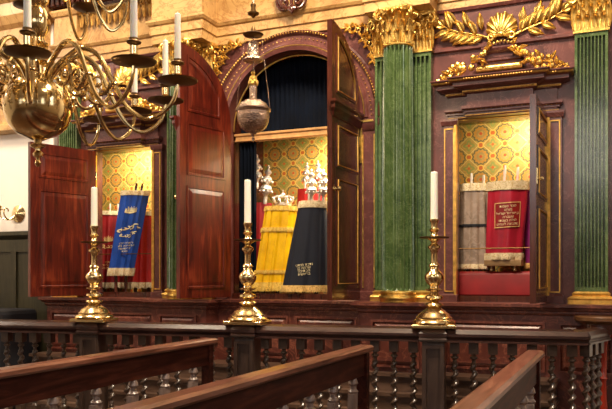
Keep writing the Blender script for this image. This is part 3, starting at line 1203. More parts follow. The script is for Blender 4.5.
def scroll(label, base, topc, rb, rt, mat, fringe, face, seed=1, tips=((-.5, .10), (.5, .10)), sq=.62, folds=14, amp=.05, flare=1.0,
           top_band=(.945, 1.0), bot_band=(-.005, .05), mid=None, scal=0.0, tipmat='ivory', group='dressed scrolls in the ark', topamp=.15, lift=.035):
    b = Vector(base)
    th = thing('torah_scroll', label, 'torah scroll', b, 0, group)
    m = Mantle((0, 0, lift), Vector(topc) - b, rb, rt, sq, folds, amp, seed, face, flare, topamp)
    m.body('mantle', mat, th)
    if top_band:
        m.band('top_fringe', fringe, th, *top_band, teeth=False)
    if bot_band:
        m.band('bottom_fringe', fringe, th, *bot_band, add=.010, scal=scal)
    if mid:
        for k, q in enumerate(mid):
            m.band('middle_fringe', fringe, th, *q, add=.010)
    cf, sf = math.cos(face), math.sin(face)
    ax = (m.t - m.b).normalized()
    for x, h in tips:
        p = m.t + Vector((x * rt * cf, x * rt * sf, -.03))
        q = p + ax * (h + .03)
        MB().tube([p, p.lerp(q, .55), p.lerp(q, .6), q.copy()], [.010, .011, .014, .009], 10).build('roller_handle', tipmat, th)
    for x in (-.45, .45):
        p = m.b + Vector((x * rb * cf, x * rb * sf, .06))
        z0 = .0
        MB().tube([p, Vector((p.x, p.y, .0))], .018, 10).build('roller_foot', 'door_out', th)
    return th, m


FC = math.radians(24)     # facing roughly to the camera, centre
# centre
Y0 = .22
def spb(px, py, y):
    p = at(px, py, y)
    return p


def mk(label, bpx, tpx, bz, tz, y, rb, rt, mat, fringe, face, **kw):
    pb, pt_ = at(bpx, 290, y), at(tpx, 205, y)
    return scroll(label, (pb.x, y, bz), (pt_.x, y, tz), rb, rt, mat, fringe, face, **kw)


ZB = INF
t, m = mk('yellow silk scroll mantle with two gathered fringes, leaning right under the silver crown', 270.5, 281, ZB, 2.165, .24, .165, .148, 'v_yellow', 'fringe_yellow', FC, seed=3,
          tips=(), folds=13, amp=.15, mid=((.70, .745), (.20, .235)), bot_band=(-.01, .09), scal=.0, topamp=.5)
t, m = mk('dark navy velvet mantle, wide at the foot, with white collar and gold inscription', 306, 313, ZB, 2.20, .20, .225, .128, 'v_navy', 'fringe_gold', FC, seed=5,
          tips=((-.35, .10), (.45, .10)), folds=10, amp=.06, flare=.9, bot_band=(-.012, .055), top_band=None)
m.band('top_fringe', 'fringe_cream', t, .93, 1.0)
V, Fc = text_mesh(['יכדרמ תבדנ', 'ןב המלש', 'הביתכה', 'תישארב'], .036, .030)
m.wrap(V, Fc, 'embroidered_text', 'thread_pale', t, .27, a0=-.20, add=.006, rot=.12)
t, m = mk('crimson velvet mantle mostly hidden behind the yellow one beside the navy curtain', 258, 260, ZB, 2.24, .52, .13, .13, 'v_crimson', 'fringe_gold', FC, seed=8, tips=((-.5, .1), (.5, .1)),
          top_band=None)
t, m = mk('scarlet velvet mantle standing behind the navy one in the centre', 310, 312, ZB, 2.37, .60, .15, .15, 'v_red', 'fringe_gold', FC, seed=9, tips=((-.5, .1), (.5, .1)), top_band=None)

# left niche
FL = math.radians(36)
t, m = mk('crimson velvet mantle with gold crown embroidery and cream fringe, left of the blue one', 110, 112, ZB, 2.20, .33, .17, .16, 'v_crimson', 'fringe_cream', FL, seed=12,
          tips=((-.15, .09), (.4, .09)), folds=10, amp=.15, bot_band=(-.01, .045), scal=.02, lift=.065)
V, Fc = crown_patch(.10)
m.wrap(V, Fc, 'embroidered_crown', 'thread', t, .62, a0=-.15, add=.007)
V, Fc = flourish(.20, 3)
m.wrap(V, Fc, 'embroidered_scrollwork', 'thread', t, .52, a0=-.15, add=.007)
V, Fc = text_mesh(['תבדנ', 'החפשמה', 'השודקה'], .034, .032)
m.wrap(V, Fc, 'embroidered_text', 'thread', t, .30, a0=-.15, add=.007)
t, m = mk('scarlet velvet mantle with cream fringe, right of the blue one', 142, 143, ZB, 2.18, .34, .16, .15, 'v_red', 'fringe_cream', FL, seed=13, tips=(), folds=10, amp=.15, bot_band=(-.01, .05), scal=.02, lift=.065)
pb, pt_ = at(121, 272, .10), at(134.5, 191, .10)
t, m = scroll('royal blue velvet mantle with gold crown, leaning right in front of two red ones', (pb.x, .10, ZB), (pt_.x, .13, pt_.z), .120, .138, 'v_blue', 'fringe_cream', FL, seed=14,
              tips=((-.1, .09), (.35, .09)), folds=12, amp=.15, bot_band=(-.015, .07), tipmat='door_out', topamp=.7, lift=.20)
V, Fc = crown_patch(.12)
m.wrap(V, Fc, 'embroidered_crown', 'thread_pale', t, .76, a0=-.1, add=.007, rot=.1)
V, Fc = flourish(.24, 5)
m.wrap(V, Fc, 'embroidered_scrollwork', 'thread_pale', t, .54, a0=-.05, add=.007, rot=.3)
V, Fc = flourish(.18, 6)
m.wrap(V, Fc, 'embroidered_scrollwork', 'thread_pale', t, .47, a0=-.1, add=.007, rot=.3)
V, Fc = text_mesh(['דובכל הרותה', 'תבדנ החפשמה', 'השודקה וז', 'תנשב'], .028, .030)
m.wrap(V, Fc, 'embroidered_text', 'thread_pale', t, .36, a0=-.1, add=.007, rot=.1)

# right niche
FR = math.radians(9)
PLT = 1.42
t = MB()
t.mould(NX0 - .3, NX1 + .05, .14, .46, [(0, INF), (0, INF + .18), (-.012, INF + .205), (-.035, INF + .215)])
tag(t.build('cushion', 'v_crimson', smooth=30, bevel=.02), 'long crimson velvet cushion on the floor of the right niche', 'cushion')
SB = INF + .217
t, m = scroll('silver grey brocade mantle with dark belt and white collar, left end of the right niche', (at(474, 280, .30).x, .30, SB), (at(474, 186, .30).x, .30, at(474, 184, .30).z), .125, .115,
              'v_grey', 'fringe_cream', FR, seed=21, tips=((-.2, .10), (.75, .08)), folds=8, amp=.13, bot_band=(-.01, .04), top_band=(.91, 1.0), topamp=.7)
m.band('belt', 'black', t, .49, .515, add=.006)
t, m = scroll('wine red satin mantle with gold-lettered panel and cream brocade collar', (at(504, 262, .20).x, .20, SB + .10), (at(509, 185, .20).x, .20, at(509, 182, .20).z), .150, .172,
              'v_wine', 'fringe_cream', FR, seed=22, tips=((-.25, .15), (.4, .13)), folds=8, amp=.06, bot_band=(-.012, .07), top_band=(.885, 1.0), topamp=.5, lift=.012)
V, Fc = grid_patch(.225, .215, 12, 8)
m.wrap(V, Fc, 'lettered_panel', 'v_crimson', t, .56, a0=.05, add=.006, rot=.05)
fv, ff = [], []
for (a, b, c, d) in ((-.115, .115, .103, .110), (-.115, .115, -.110, -.103), (-.115, -.108, -.103, .103), (.108, .115, -.103, .103)):
    nn = 10
    for i in range(nn):
        if b - a > .05:
            x0, x1, z0, z1 = a + (b - a) * i / nn, a + (b - a) * (i + 1) / nn, c, d
        else:
            x0, x1, z0, z1 = a, b, c + (d - c) * i / nn, c + (d - c) * (i + 1) / nn
        k = len(fv)
        fv += [(x0, z0), (x1, z0), (x1, z1), (x0, z1)]
        ff.append([k, k + 1, k + 2, k + 3])
m.wrap(fv, ff, 'panel_border', 'thread', t, .56, a0=.05, add=.010, rot=.05)
V, Fc = text_mesh(['תמשנ רכזל', 'ונרומ', 'לארשי לארשי ןב', 'הרבעש', 'ותנשב הליגל', 'ונימעל הצבקתנ'], .030, .031)
V = [(x, z + .066) for x, z in V]
m.wrap(V, Fc, 'embroidered_text', 'thread_pale', t, .56, a0=.05, add=.010, rot=.05)
t, m = scroll('purple velvet mantle half hidden behind the open right niche door', (at(538, 280, .33).x, .33, SB), (at(535, 190, .33).x, .33, at(531, 185, .33).z), .10, .11,
              'v_purple', 'fringe_gold', FR, seed=23, tips=((.3, .22),), folds=7, amp=.05, top_band=None)
sx = at(504, 262, .20).x
s_ = thing('low_stand', 'small tan oak stand on the red cushion under the wine red scroll', 'stand', (sx, .20, SB))
MB().box(-.16, .16, -.09, .10, .045, .098).build('stand_top', 'stool', s_, smooth=0, bevel=.004)
for x in (-.10, .10):
    for y in (-.06, .07):
        MB().lathe([(.012, 0), (.016, .01), (.010, .02), (.012, .045)], (x, y, 0), 10).build('leg', 'stool', s_)


# silver finials (bells)
def rimon(label, px, py, y, scale=1.0, lean=0.0):
    p = at(px, py, y)
    th = thing('scroll_finial', label, 'finial', p, 0, 'silver scroll finials')
    Mx = Matrix.Rotation(lean, 4, 'Y') @ Matrix.Scale(scale, 4)
    MB().lathe([(.012, -.02), (.014, 0), (.011, .03), (.018, .045), (.034, .06), (.040, .08), (.030, .10), (.014, .108), (.016, .115), (.030, .128), (.034, .142), (.024, .158),
                (.010, .165), (.013, .172), (.022, .182), (.024, .192), (.012, .205), (.006, .212), (.010, .222), (.003, .235)], seg=16, M4=Mx).build('body', 'silver', th)
    bl = MB()
    for k in range(8):
        a = k * PI / 4
        for (r, z) in ((.042, .062), (.036, .128)):
            c = Mx @ Vector((r * math.cos(a), r * math.sin(a), z))
            bl.ball(c, .0085 * scale, 7, 5)
            bl.tube([c, Mx @ Vector((r * .8 * math.cos(a), r * .8 * math.sin(a), z + .02))], .002, 4)
    bl.build('bell_ring', 'silver', th)
    return th


rimon('tall silver finial with tiny bells, leftmost in the centre beside the curtain', 257, 186, .52, 1.45)
rimon('wide silver finial with tiny bells, second from left, left of the crown', 265, 201, .42, 1.6, .12)
rimon('silver finial rising behind at left of the pair above the scarlet mantle', 306, 188, .60, 1.15, .05)
rimon('silver finial rising behind at right of the pair above the scarlet mantle', 319, 186, .60, 1.15, -.05)
rimon('large silver finial on the left roller of the navy mantle', 311.5, 201, .22, 1.35)
rimon('large silver finial on the right roller of the navy mantle', 323.5, 201, .22, 1.35)

# silver crown on the yellow mantle
cp = at(283, 205, .24)
cr = thing('silver_crown', 'openwork silver crown sitting on the yellow mantle', 'crown', (cp.x, .24, 2.167))
MB().lathe([(.075, 0), (.085, .004), (.086, .03), (.078, .036), (.074, .03), (.072, .004)], seg=28).build('circlet', 'silver', cr)
k_ = MB()
for k in range(8):
    a = k * PI / 4
    d = Vector((math.cos(a), math.sin(a), 0))
    k_.tube([d * .08 + Vector((0, 0, .03)), d * .108 + Vector((0, 0, .06)), d * .105 + Vector((0, 0, .085)), d * .06 + Vector((0, 0, .105)), d * .01 + Vector((0, 0, .095))], .008, 6)
    k_.ball(d * .108 + Vector((0, 0, .08)), .014, 8, 6)
    k_.leaf(tuple(d * .09 + Vector((0, 0, .03))), PI / 2, .05, .03)
k_.build('arches', 'silver', cr)
MB().ball((0, 0, .115), .024, 12, 8).lathe([(.006, .13), (.004, .15), (.010, .158), (.002, .165)], seg=10).build('orb', 'silver', cr)

# ------------------------------------------------------------------ niche lamps
def strip_lamp(label, x, y, z, L=.30, power=14, tilt=.75):
    th = thing('strip_lamp', label, 'lamp', (x, y, z))
    MB().box(-L / 2 - .02, L / 2 + .02, -.02, .02, 0, .02).build('housing', 'brass', th, smooth=0)
    MB().tube([(-L / 2, 0, -.012), (L / 2, 0, -.012)], .010, 12).build('tube', 'glow', th)
    ld = bpy.data.lights.new('lamp_light', 'AREA')
    ld.shape = 'RECTANGLE'
    ld.size, ld.size_y = L, .04
    ld.energy = power
    ld.color = (1, .88, .66)
    o = bpy.data.objects.new('lamp_light', ld)
    COL.objects.link(o)
    o.parent = th
    o.location = (0, 0, -.03)
    o.rotation_euler = (tilt, 0, 0)
    return th


strip_lamp('warm strip lamp under the roof of the left niche', -1.95, .135, NTOP + .048, .5, 15)
strip_lamp('warm strip lamp under the roof of the right niche', 2.22, .135, NTOP + .048, .22, 9)
strip_lamp('warm strip lamp high behind the pelmet of the central opening', .50, .52, 2.93, .36, 48, .35)

# ------------------------------------------------------------------ balustrade
RZ = 1.02
A = atz(0, 325, RZ)
B = atz(550, 336, RZ)
DIR = (B - A).normalized()
NRM = Vector((-DIR.y, DIR.x, 0))       # towards the ark
def rail_at(px):
    """point on the front edge line at a pixel column"""
    u = (px - 306) / F_PX
    d = Vector((-math.sin(YAW) + math.cos(YAW) * u, math.cos(YAW) + math.sin(YAW) * u))
    # A + s DIR = CAM + t d
    det = DIR.x * -d.y + DIR.y * d.x
    rx, ry = CAM.x - A.x, CAM.y - A.y
    s = (rx * -d.y + ry * d.x) / det
    return s
S0, S1 = rail_at(-40), rail_at(588)
corner = A + DIR * S1
RET = Vector((.24, .97, 0)).normalized()
end = corner + RET * .60
bal = thing('balustrade', 'long dark oak balustrade with barley-twist balusters crossing before the ark', 'railing', (0, 0, 0))
RP = [(.0, .955), (.0, .968), (.02, .975), (.012, .99), (-.004, 1.0), (-.004, 1.02), (.03, 1.052), (.15, 1.062), (.19, 1.052), (.215, 1.02), (.215, 1.0), (.20, .99), (.19, .975), (.21, .968), (.21, .955)]
def sweep(path, prof, mb):
    rings = []
    n = len(path)
    for i, p in enumerate(path):
        d0 = (path[i] - path[i - 1]).normalized() if i > 0 else (path[1] - path[0]).normalized()
        d1 = (path[i + 1] - path[i]).normalized() if i < n - 1 else d0
        n0, n1 = Vector((-d0.y, d0.x, 0)), Vector((-d1.y, d1.x, 0))
        m = (n0 + n1).normalized()
        m = m / max(.3, m.dot(n0))
        rings.append([Vector((p.x + m.x * o, p.y + m.y * o, z)) for o, z in prof])
    mb.loops(rings)
ORP = [(o * .55, z) for o, z in RP]
mb = MB()
sweep([A + DIR * S0, corner], RP, mb)
mb.build('handrail', 'rail', bal, smooth=30)
mb = MB()
sweep([corner - DIR * .08 + RET * .02, corner + RET * .06, end], ORP, mb)
mb.build('return_handrail', 'rail', bal, smooth=30)
mb = MB()
sweep([A + DIR * S0, corner], [(.02, .08), (.02, .20), (.04, .22), (.17, .22), (.19, .20), (.19, .08)], mb)
mb.build('base_rail', 'rail', bal, smooth=30)
mb = MB()
sweep([A + DIR * S0, corner], [(-.02, 0), (-.02, .08), (.23, .08), (.23, 0)], mb)
mb.build('kerb', 'rail', bal, smooth=30)
mb = MB()
sweep([corner + RET * .06, end], [(.01, .0), (.01, .20), (.02, .22), (.10, .22), (.11, .20), (.11, 0)], mb)
mb.build('return_base_rail', 'rail', bal, smooth=30)


def baluster_mesh():
    mb = MB()
    mb.box(-.036, .036, -.036, .036, .865, .957)
    mb.box(-.033, .033, -.033, .033, .215, .30)
    mb.lathe([(.031, .865), (.018, .858), (.014, .850), (.026, .842), (.030, .832), (.022, .824), (.015, .818), (.015, .795), (.022, .790), (.026, .783), (.018, .778)], seg=14)
    mb.lathe([(.031, .30), (.026, .31), (.018, .32), (.026, .335), (.018, .350)], seg=14)
    rings = []
    z0, z1, pitch = .345, .785, .074
    n = 78
    for k in range(n + 1):
        t = k / n
        z = z0 + (z1 - z0) * t
        a = 2 * PI * (z - z0) / pitch
        e = .0105 * min(1, min(t, 1 - t) * 14)
        rings.append([Vector((e * math.cos(a) + .0215 * math.cos(2 * PI * i / 12), e * math.sin(a) + .0215 * math.sin(2 * PI * i / 12), z)) for i in range(12)])
    mb.loops(rings)
    return mb


b0 = None
ANG = math.atan2(DIR.y, DIR.x)
post_s = [rail_at(86) + .02, rail_at(243.5), rail_at(433)]
def put_bal(p, ang=ANG):
    global b0
    if b0 is None:
        b0 = baluster_mesh().build('baluster', 'bal', bal)
        o = b0
    else:
        o = b0.copy()
        COL.objects.link(o)
    o.location = (p.x, p.y, 0)
    o.rotation_euler = (0, 0, ang)
    return o


SECT = [(S0 + .05, post_s[0] - .085), (post_s[0] + .085, post_s[1] - .085), (post_s[1] + .085, post_s[2] - .085), (post_s[2] + .085, S1 - .03)]
BW = .105
for (a, b) in SECT:
    n = max(1, round((b - a) / .152))
    for k in range(n):
        s = a + (b - a) * (k + .5) / n
        p = A + DIR * s + NRM * BW
        put_bal(p)
for k in range(3):
    p = corner + RET * (.14 + .15 * k) + Vector((-RET.y, RET.x, 0)) * .055
    put_bal(p, math.atan2(RET.y, RET.x))
for s in post_s:
    p = A + DIR * s + NRM * .105
    po = MB().box(-.085, .085, -.09, .085, 0, .957).build('post', 'post', bal, smooth=0, loc=p * 1.0, rot=(0, 0, ANG), bevel=.004)
    po.location.z = 0
    q = MB()
    for (x0, x1, z0, z1) in ((-.082, -.052, .14, .935), (.052, .082, .14, .935), (-.052, .052, .905, .935), (-.052, .052, .14, .18)):
        q.box(x0, x1, -.114, -.09, z0, z1)
    q.mould(-.085, .085, -.10, .085, [(0, .0), (.02, .0), (.02, .10), (0, .12)])
    q.build('post_panel', 'post', po, smooth=0)
    c = MB()
    c.mould(-.095, .095, -.120, .10, [(-.01, .955), (.0, .96), (.012, .975), (.004, .99), (.010, 1.0), (.010, 1.022), (-.012, 1.056), (-.10, 1.059)])
    cap = c.build('post_cap', 'rail', po, smooth=0)

# ------------------------------------------------------------------ candlesticks
CSP = [(22, 0), (22, 0)]
def candlestick(label, px, s, ybase, candle_label, ytop_px, scale=1.0):
    p = A + DIR * s + NRM * .10
    z = 1.0605
    th = thing('candlestick', label, 'candlestick', (p.x, p.y, z), ANG + random.uniform(-.1, .1), 'tall brass candlesticks on the rail')
    k = .0076 * scale
    b = MB()
    b.mould(-.165, .165, -.125, .125, [(0, 0), (0, .022), (-.008, .03), (-.03, .034)])
    b.build('square_foot', 'brass_cs', th, smooth=0, bevel=.003)
    P_ = [(.110, .030), (.118, .040), (.112, .055), (.098, .066), (.100, .076), (.088, .088), (.080, .105), (.060, .125), (.040, .145), (.034, .155), (.052, .162), (.060, .172), (.052, .184), (.030, .190),
          (.026, .200), (.050, .208), (.066, .222), (.062, .238), (.034, .250), (.028, .262), (.030, .272), (.062, .282), (.064, .290), (.036, .298), (.030, .312), (.048, .330), (.066, .362), (.070, .385),
          (.060, .41), (.038, .43), (.030, .455), (.040, .465), (.038, .475), (.024, .490), (.022, .555), (.030, .585), (.044, .600), (.046, .615), (.028, .630), (.020, .640), (.030, .655), (.050, .668), (.060, .672)]
    sc = 1.02 * scale
    MB().lathe([(r * (1.42 if zz < .15 else 1.25 if zz < .2 else 1.08), zz * sc) for r, zz in P_], seg=36).build('stem', 'brass_cs', th)
    zp = .672 * sc
    MB().lathe([(.03, zp - .004), (.112, zp + .004), (.118, zp + .012), (.112, zp + .014), (.03, zp + .006)], seg=36).build('drip_pan', 'pan', th)
    zc = zp + .006
    MB().lathe([(.030, zc), (.036, zc + .012), (.024, zc + .025), (.020, zc + .04), (.036, zc + .052), (.040, zc + .062), (.026, zc + .075), (.024, zc + .10), (.032, zc + .125), (.036, zc + .135), (.036, zc + .145), (.024, zc + .145), (.024, zc + .12)], seg=24).build('candle_socket', 'brass_cs', th)
    t = p.x, p.y
    rel = Vector((p.x - CAM.x, p.y - CAM.y))
    depth = rel.x * -math.sin(YAW) + rel.y * math.cos(YAW)
    ztop = CAM.z + (277 - ytop_px) / F_PX * depth
    zb = z + zc + .122
    c = MB().lathe([(.022, 0), (.029, .004), (.028, (ztop - zb) * .5), (.027, ztop - zb - .006), (.022, ztop - zb), (.004, ztop - zb - .004)], seg=20)
    c.tube([(0, 0, ztop - zb - .006), (.001, 0, ztop - zb + .010)], .0018, 5)
    o = c.build('candle', 'wax', loc=(p.x, p.y, zb))
    tag(o, candle_label, 'candle', 'thick candles in the rail candlesticks')


candlestick('tall turned brass candlestick on the left rail post before the niche door', 93, post_s[0], 320, 'thick cream candle in the left rail candlestick', 187.5)
candlestick('tall turned brass candlestick on the middle rail post before the yellow scroll', 246, post_s[1], 326, 'thick cream candle in the middle rail candlestick beside the navy curtain', 180)
candlestick('tall turned brass candlestick on the right rail post before the green columns', 435, post_s[2], 329, 'thick cream candle in the right rail candlestick before the green columns', 172)

# ------------------------------------------------------------------ round reading stand at right
rp = Vector((2.93, -.62, 0))
rp = atz(604, 317, 1.13)
print('stand', rp)
M['tabletop'] = wood('walnut_top', (.05, .02, .007), (.11, .045, .016), (.2, .09, .03), 'x', .35, .3)
M['ped'] = simple('red_lacquer', (.35, .03, .015), .2, vary=.2, coat=.6)
rs = thing('round_table', 'small round table with red turned pedestal behind the right end of the rail', 'table', (rp.x, rp.y, 0))
MB().lathe([(.17, 1.075), (.20, 1.085), (.215, 1.10), (.225, 1.105), (.225, 1.13), (.215, 1.14), (.01, 1.142)], seg=40).build('table_top', 'tabletop', rs)
MB().lathe([(.18, 1.0), (.18, 1.078)], seg=32).build('apron', 'door_out', rs)
MB().lathe([(.065, 0), (.065, .03), (.05, .05), (.03, .09), (.02, .13), (.028, .2), (.032, .35), (.022, .5), (.018, .62), (.03, .64), (.02, .66), (.022, .8), (.025, .9), (.04, .95), (.08, 1.0)], seg=24).build('pedestal', 'ped', rs)

# ------------------------------------------------------------------ benches
def bench(label, px, py, length, zt=.985):
    e = atz(px, py, zt)
    print('bench', e)
    th = thing('bench', label, 'bench', (e.x, e.y, 0), 0, 'mahogany benches in front of the rail')
    L = length
    mb = MB()
    pr = [(-.055, zt - .045), (-.06, zt - .03), (-.055, zt - .012), (-.035, zt), (.045, zt), (.062, zt - .012), (.062, zt - .032), (.05, zt - .045)]
    mb.loops([[Vector((x, y, z)) for x, z in pr] for y in (-L, -L * .5, .02, .03)])
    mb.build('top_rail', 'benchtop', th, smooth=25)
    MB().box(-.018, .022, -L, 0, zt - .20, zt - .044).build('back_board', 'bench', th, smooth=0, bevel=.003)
    MB().box(-.035, .04, -.055, .0, 0, zt - .044).build('end_post', 'bench', th, smooth=0, bevel=.003)
    p0 = None
    n = int((L - .3) / .36)
    for k in range(n):
        y = -.22 - k * .36
        if p0 is None:
            m2 = MB()
            sh = Matrix(((1, 0, 0, 0), (0, 1, .10, 0), (0, 0, 1, 0), (0, 0, 0, 1)))
            m2.box(-.02, .025, -.035, .035, -.335, -.10, M4=sh)
            m2.lathe([(.030, -.10), (.036, -.085), (.022, -.07), (.020, -.05), (.034, -.035), (.030, -.015), (.022, 0)], seg=12)
            p0 = m2.build('back_post', 'benchpost', th, smooth=35)
            o = p0
        else:
            o = p0.copy()
            COL.objects.link(o)
            o.parent = th
        o.location = (0, y, zt - .20)
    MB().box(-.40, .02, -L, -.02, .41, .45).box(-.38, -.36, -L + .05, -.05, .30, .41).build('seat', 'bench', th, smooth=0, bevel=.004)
    MB().box(-.38, .02, -.08, -.03, 0, .41).box(-.38, .02, -L + .03, -L + .08, 0, .41).build('seat_support', 'bench', th, smooth=0)
    return th


bench('long dark mahogany bench farthest left, partly hidden behind the next bench', 209, 338, 4.8)
bench('middle one of the three mahogany benches, its end just left of the right candlestick', 364, 345, 4.6)
bench('mahogany bench farthest right, its streaked top rail sloping up towards the round table', 534, 350.5, 4.4)

# ------------------------------------------------------------------ hanging sanctuary lamp
LX, LY = .554, -1.88
def lz(py):
    return 1.45 + (277 - py) / F_PX * 5.2
K = 5.2 / F_PX
sl = thing('hanging_lamp', 'silver hanging oil lamp with chased bowl before the central arch', 'lamp', (LX, LY, 0))
MB().lathe([(r * K, lz(y)) for r, y in ((.4, 142), (1.8, 139), (.8, 137), (2.2, 135), (3.5, 133), (8, 131.5), (12.5, 128), (15.5, 122), (16.3, 116), (16, 112.5), (17.5, 111), (18, 109.5), (16, 108.5), (13.5, 104), (8, 100.5), (4, 99), (3.6, 96), (4, 90), (3.8, 86))], seg=40).build('bowl', 'lampsilver', sl)
g = MB()
for k in range(10):
    a = k * PI / 5
    g.ball((LX * 0 + 3.4 * K * math.cos(a), 3.4 * K * math.sin(a), lz(84 - (k % 2) * 2)), 2.2 * K, 8, 6)
g.ball((0, 0, lz(79)), 4.0 * K, 10, 8)
g.ball((0, 0, lz(73)), 2.2 * K, 10, 8)
g.build('crown_boss', 'gold', sl)
MB().lathe([(r * K, lz(y)) for r, y in ((9, 61.5), (10.5, 60.5), (10, 59), (7, 58.2), (6.5, 57), (6, 50), (5, 44), (4.2, 42), (2, 41))], seg=28).build('smoke_bell', 'lampsilver', sl)
MB().lathe([(r * K, lz(y)) for r, y in ((2, 37), (9, 36), (10.5, 34.5), (9, 33.6), (3, 33), (2.4, 29), (1, 26))], seg=28).build('chain_disc', 'pan', sl)
MB().lathe([(r * K, lz(y)) for r, y in ((.8, 18), (2.5, 16), (5.5, 14.5), (6, 13), (3, 12), (2.2, 8), (3, 5), (1, 2))], seg=24).build('chain_cup', 'pan', sl)
def chain(p, q, n, r=.0045):
    mb = MB()
    p, q = Vector(p), Vector(q)
    for k in range(n):
        c = p.lerp(q, (k + .5) / n)
        h = (q - p).length / n * .62
        d = (q - p).normalized()
        w = d.orthogonal().normalized() if k % 2 else d.cross(d.orthogonal()).normalized()
        mb.tube([c + d * h * math.cos(a) + w * r * 1.8 * math.sin(a) for a in [2 * PI * i / 8 for i in range(8)]], r * .55, 5, closed=True)
    return mb
for k in range(3):
    a = math.radians(23.5) + (0, PI, PI * .5)[k]
    d = Vector((math.cos(a), math.sin(a), 0))
    c = chain(d * 8 * K + Vector((0, 0, lz(35))), d * 17 * K + Vector((0, 0, lz(110))), 46, .0018)
    c.build('suspension_chain', 'lampsilver', sl)
c = chain((0, 0, lz(36)), (0, 0, lz(74)), 24, .0035)
c.build('suspension_chain', 'lampsilver', sl)
c = chain((0, 0, lz(17)), (0, 0, ZC - .05), 90, .007)
c.build('ceiling_chain', 'silver', sl)
MB().lathe([(.01, ZC - .08), (.05, ZC - .04), (.06, ZC - .001)], seg=20).build('ceiling_rose', 'pan', sl)
for o in list(bpy.data.objects):
    if o.parent == sl:
        o.location = (0, 0, 0)

# ------------------------------------------------------------------ chandelier
def axis_pt(px, t):
    u = (px - 306) / F_PX
    return Vector((CAM.x + t * (-math.sin(YAW) + math.cos(YAW) * u), CAM.y + t * (math.cos(YAW) + math.sin(YAW) * u), 0))
CT_ = 4.2
ca = axis_pt(38, CT_)
KC = CT_ / F_PX
def cz(py):
    return 1.45 + (277 - py) * KC
ch = thing('chandelier', 'large brass chandelier with globe and two tiers of scrolled arms', 'chandelier', (ca.x, ca.y, 0))
MB().lathe([(r * KC, cz(y)) for r, y in ((6, 140), (10, 138), (20, 134), (28, 126), (32.5, 115), (33.2, 108), (32, 99), (28, 90), (21, 84), (13, 81), (8, 80))], seg=56).build('globe', 'brass', ch)
MB().lathe([(r * KC, cz(y)) for r, y in ((.6, 167), (2.5, 165), (3.2, 163), (1.6, 160), (2.0, 158), (4.5, 156), (5, 153.5), (2.8, 151), (2.6, 149), (7, 147), (8, 145.5), (3.5, 143), (4, 139), (5.5, 136), (5, 133))], seg=28).build('pendant_finial', 'brass', ch)
ST = [(8, 82), (11, 80), (9, 77), (5.5, 74), (5, 66), (8, 63), (9.5, 61), (6, 59), (5, 54), (6, 48), (10, 46), (11, 44), (7, 42), (6, 38), (8, 34), (11, 28), (12, 20), (9, 12), (6, 7), (9, 4), (10, 1), (6, -2), (5, -10), (8, -14), (9, -20), (6, -26), (5, -40),
      (10, -44), (11, -48), (6, -52), (5, -70), (9, -80), (11, -92), (6, -104), (3, -115), (3, -130)]
MB().lathe([(r * KC, cz(y)) for r, y in ST], seg=32).build('stem', 'brass', ch)
MB().tube([(0, 0, cz(-128)), (0, 0, ZC)], .014, 10).build('suspension_rod', 'pan', ch)
MB().lathe([(.02, ZC - .1), (.07, ZC - .05), (.08, ZC - .001)], seg=20).build('ceiling_rose', 'pan', ch)


def bez(pts, n=10):
    """Catmull-Rom through 2-D points"""
    out = []
    P4 = [pts[0]] + list(pts) + [pts[-1]]
    for i in range(1, len(P4) - 2):
        p0, p1, p2, p3 = [Vector(q) for q in P4[i - 1:i + 3]]
        for k in range(n):
            t = k / n
            out.append(.5 * ((2 * p1) + (-p0 + p2) * t + (2 * p0 - 5 * p1 + 4 * p2 - p3) * t * t + (-p0 + 3 * p1 - 3 * p2 + p3) * t ** 3))
    out.append(Vector(P4[-2]))
    return out


def arm_parts(Rr, zpan, sc, zh):
    """profile points (r, z) for a scrolled arm"""
    k = Rr / .8
    pts = [(.045, zh), (.10 * k, zh + .10 * sc), (.17 * k, zpan + .19 * sc), (.26 * k, zpan + .235 * sc), (.36 * k, zpan + .18 * sc), (.44 * k, zpan + .03 * sc), (.52 * k, zpan - .11 * sc),
           (.62 * k, zpan - .185 * sc), (.71 * k, zpan - .165 * sc), (.78 * k, zpan - .09 * sc), (Rr, zpan)]
    return bez(pts, 7)


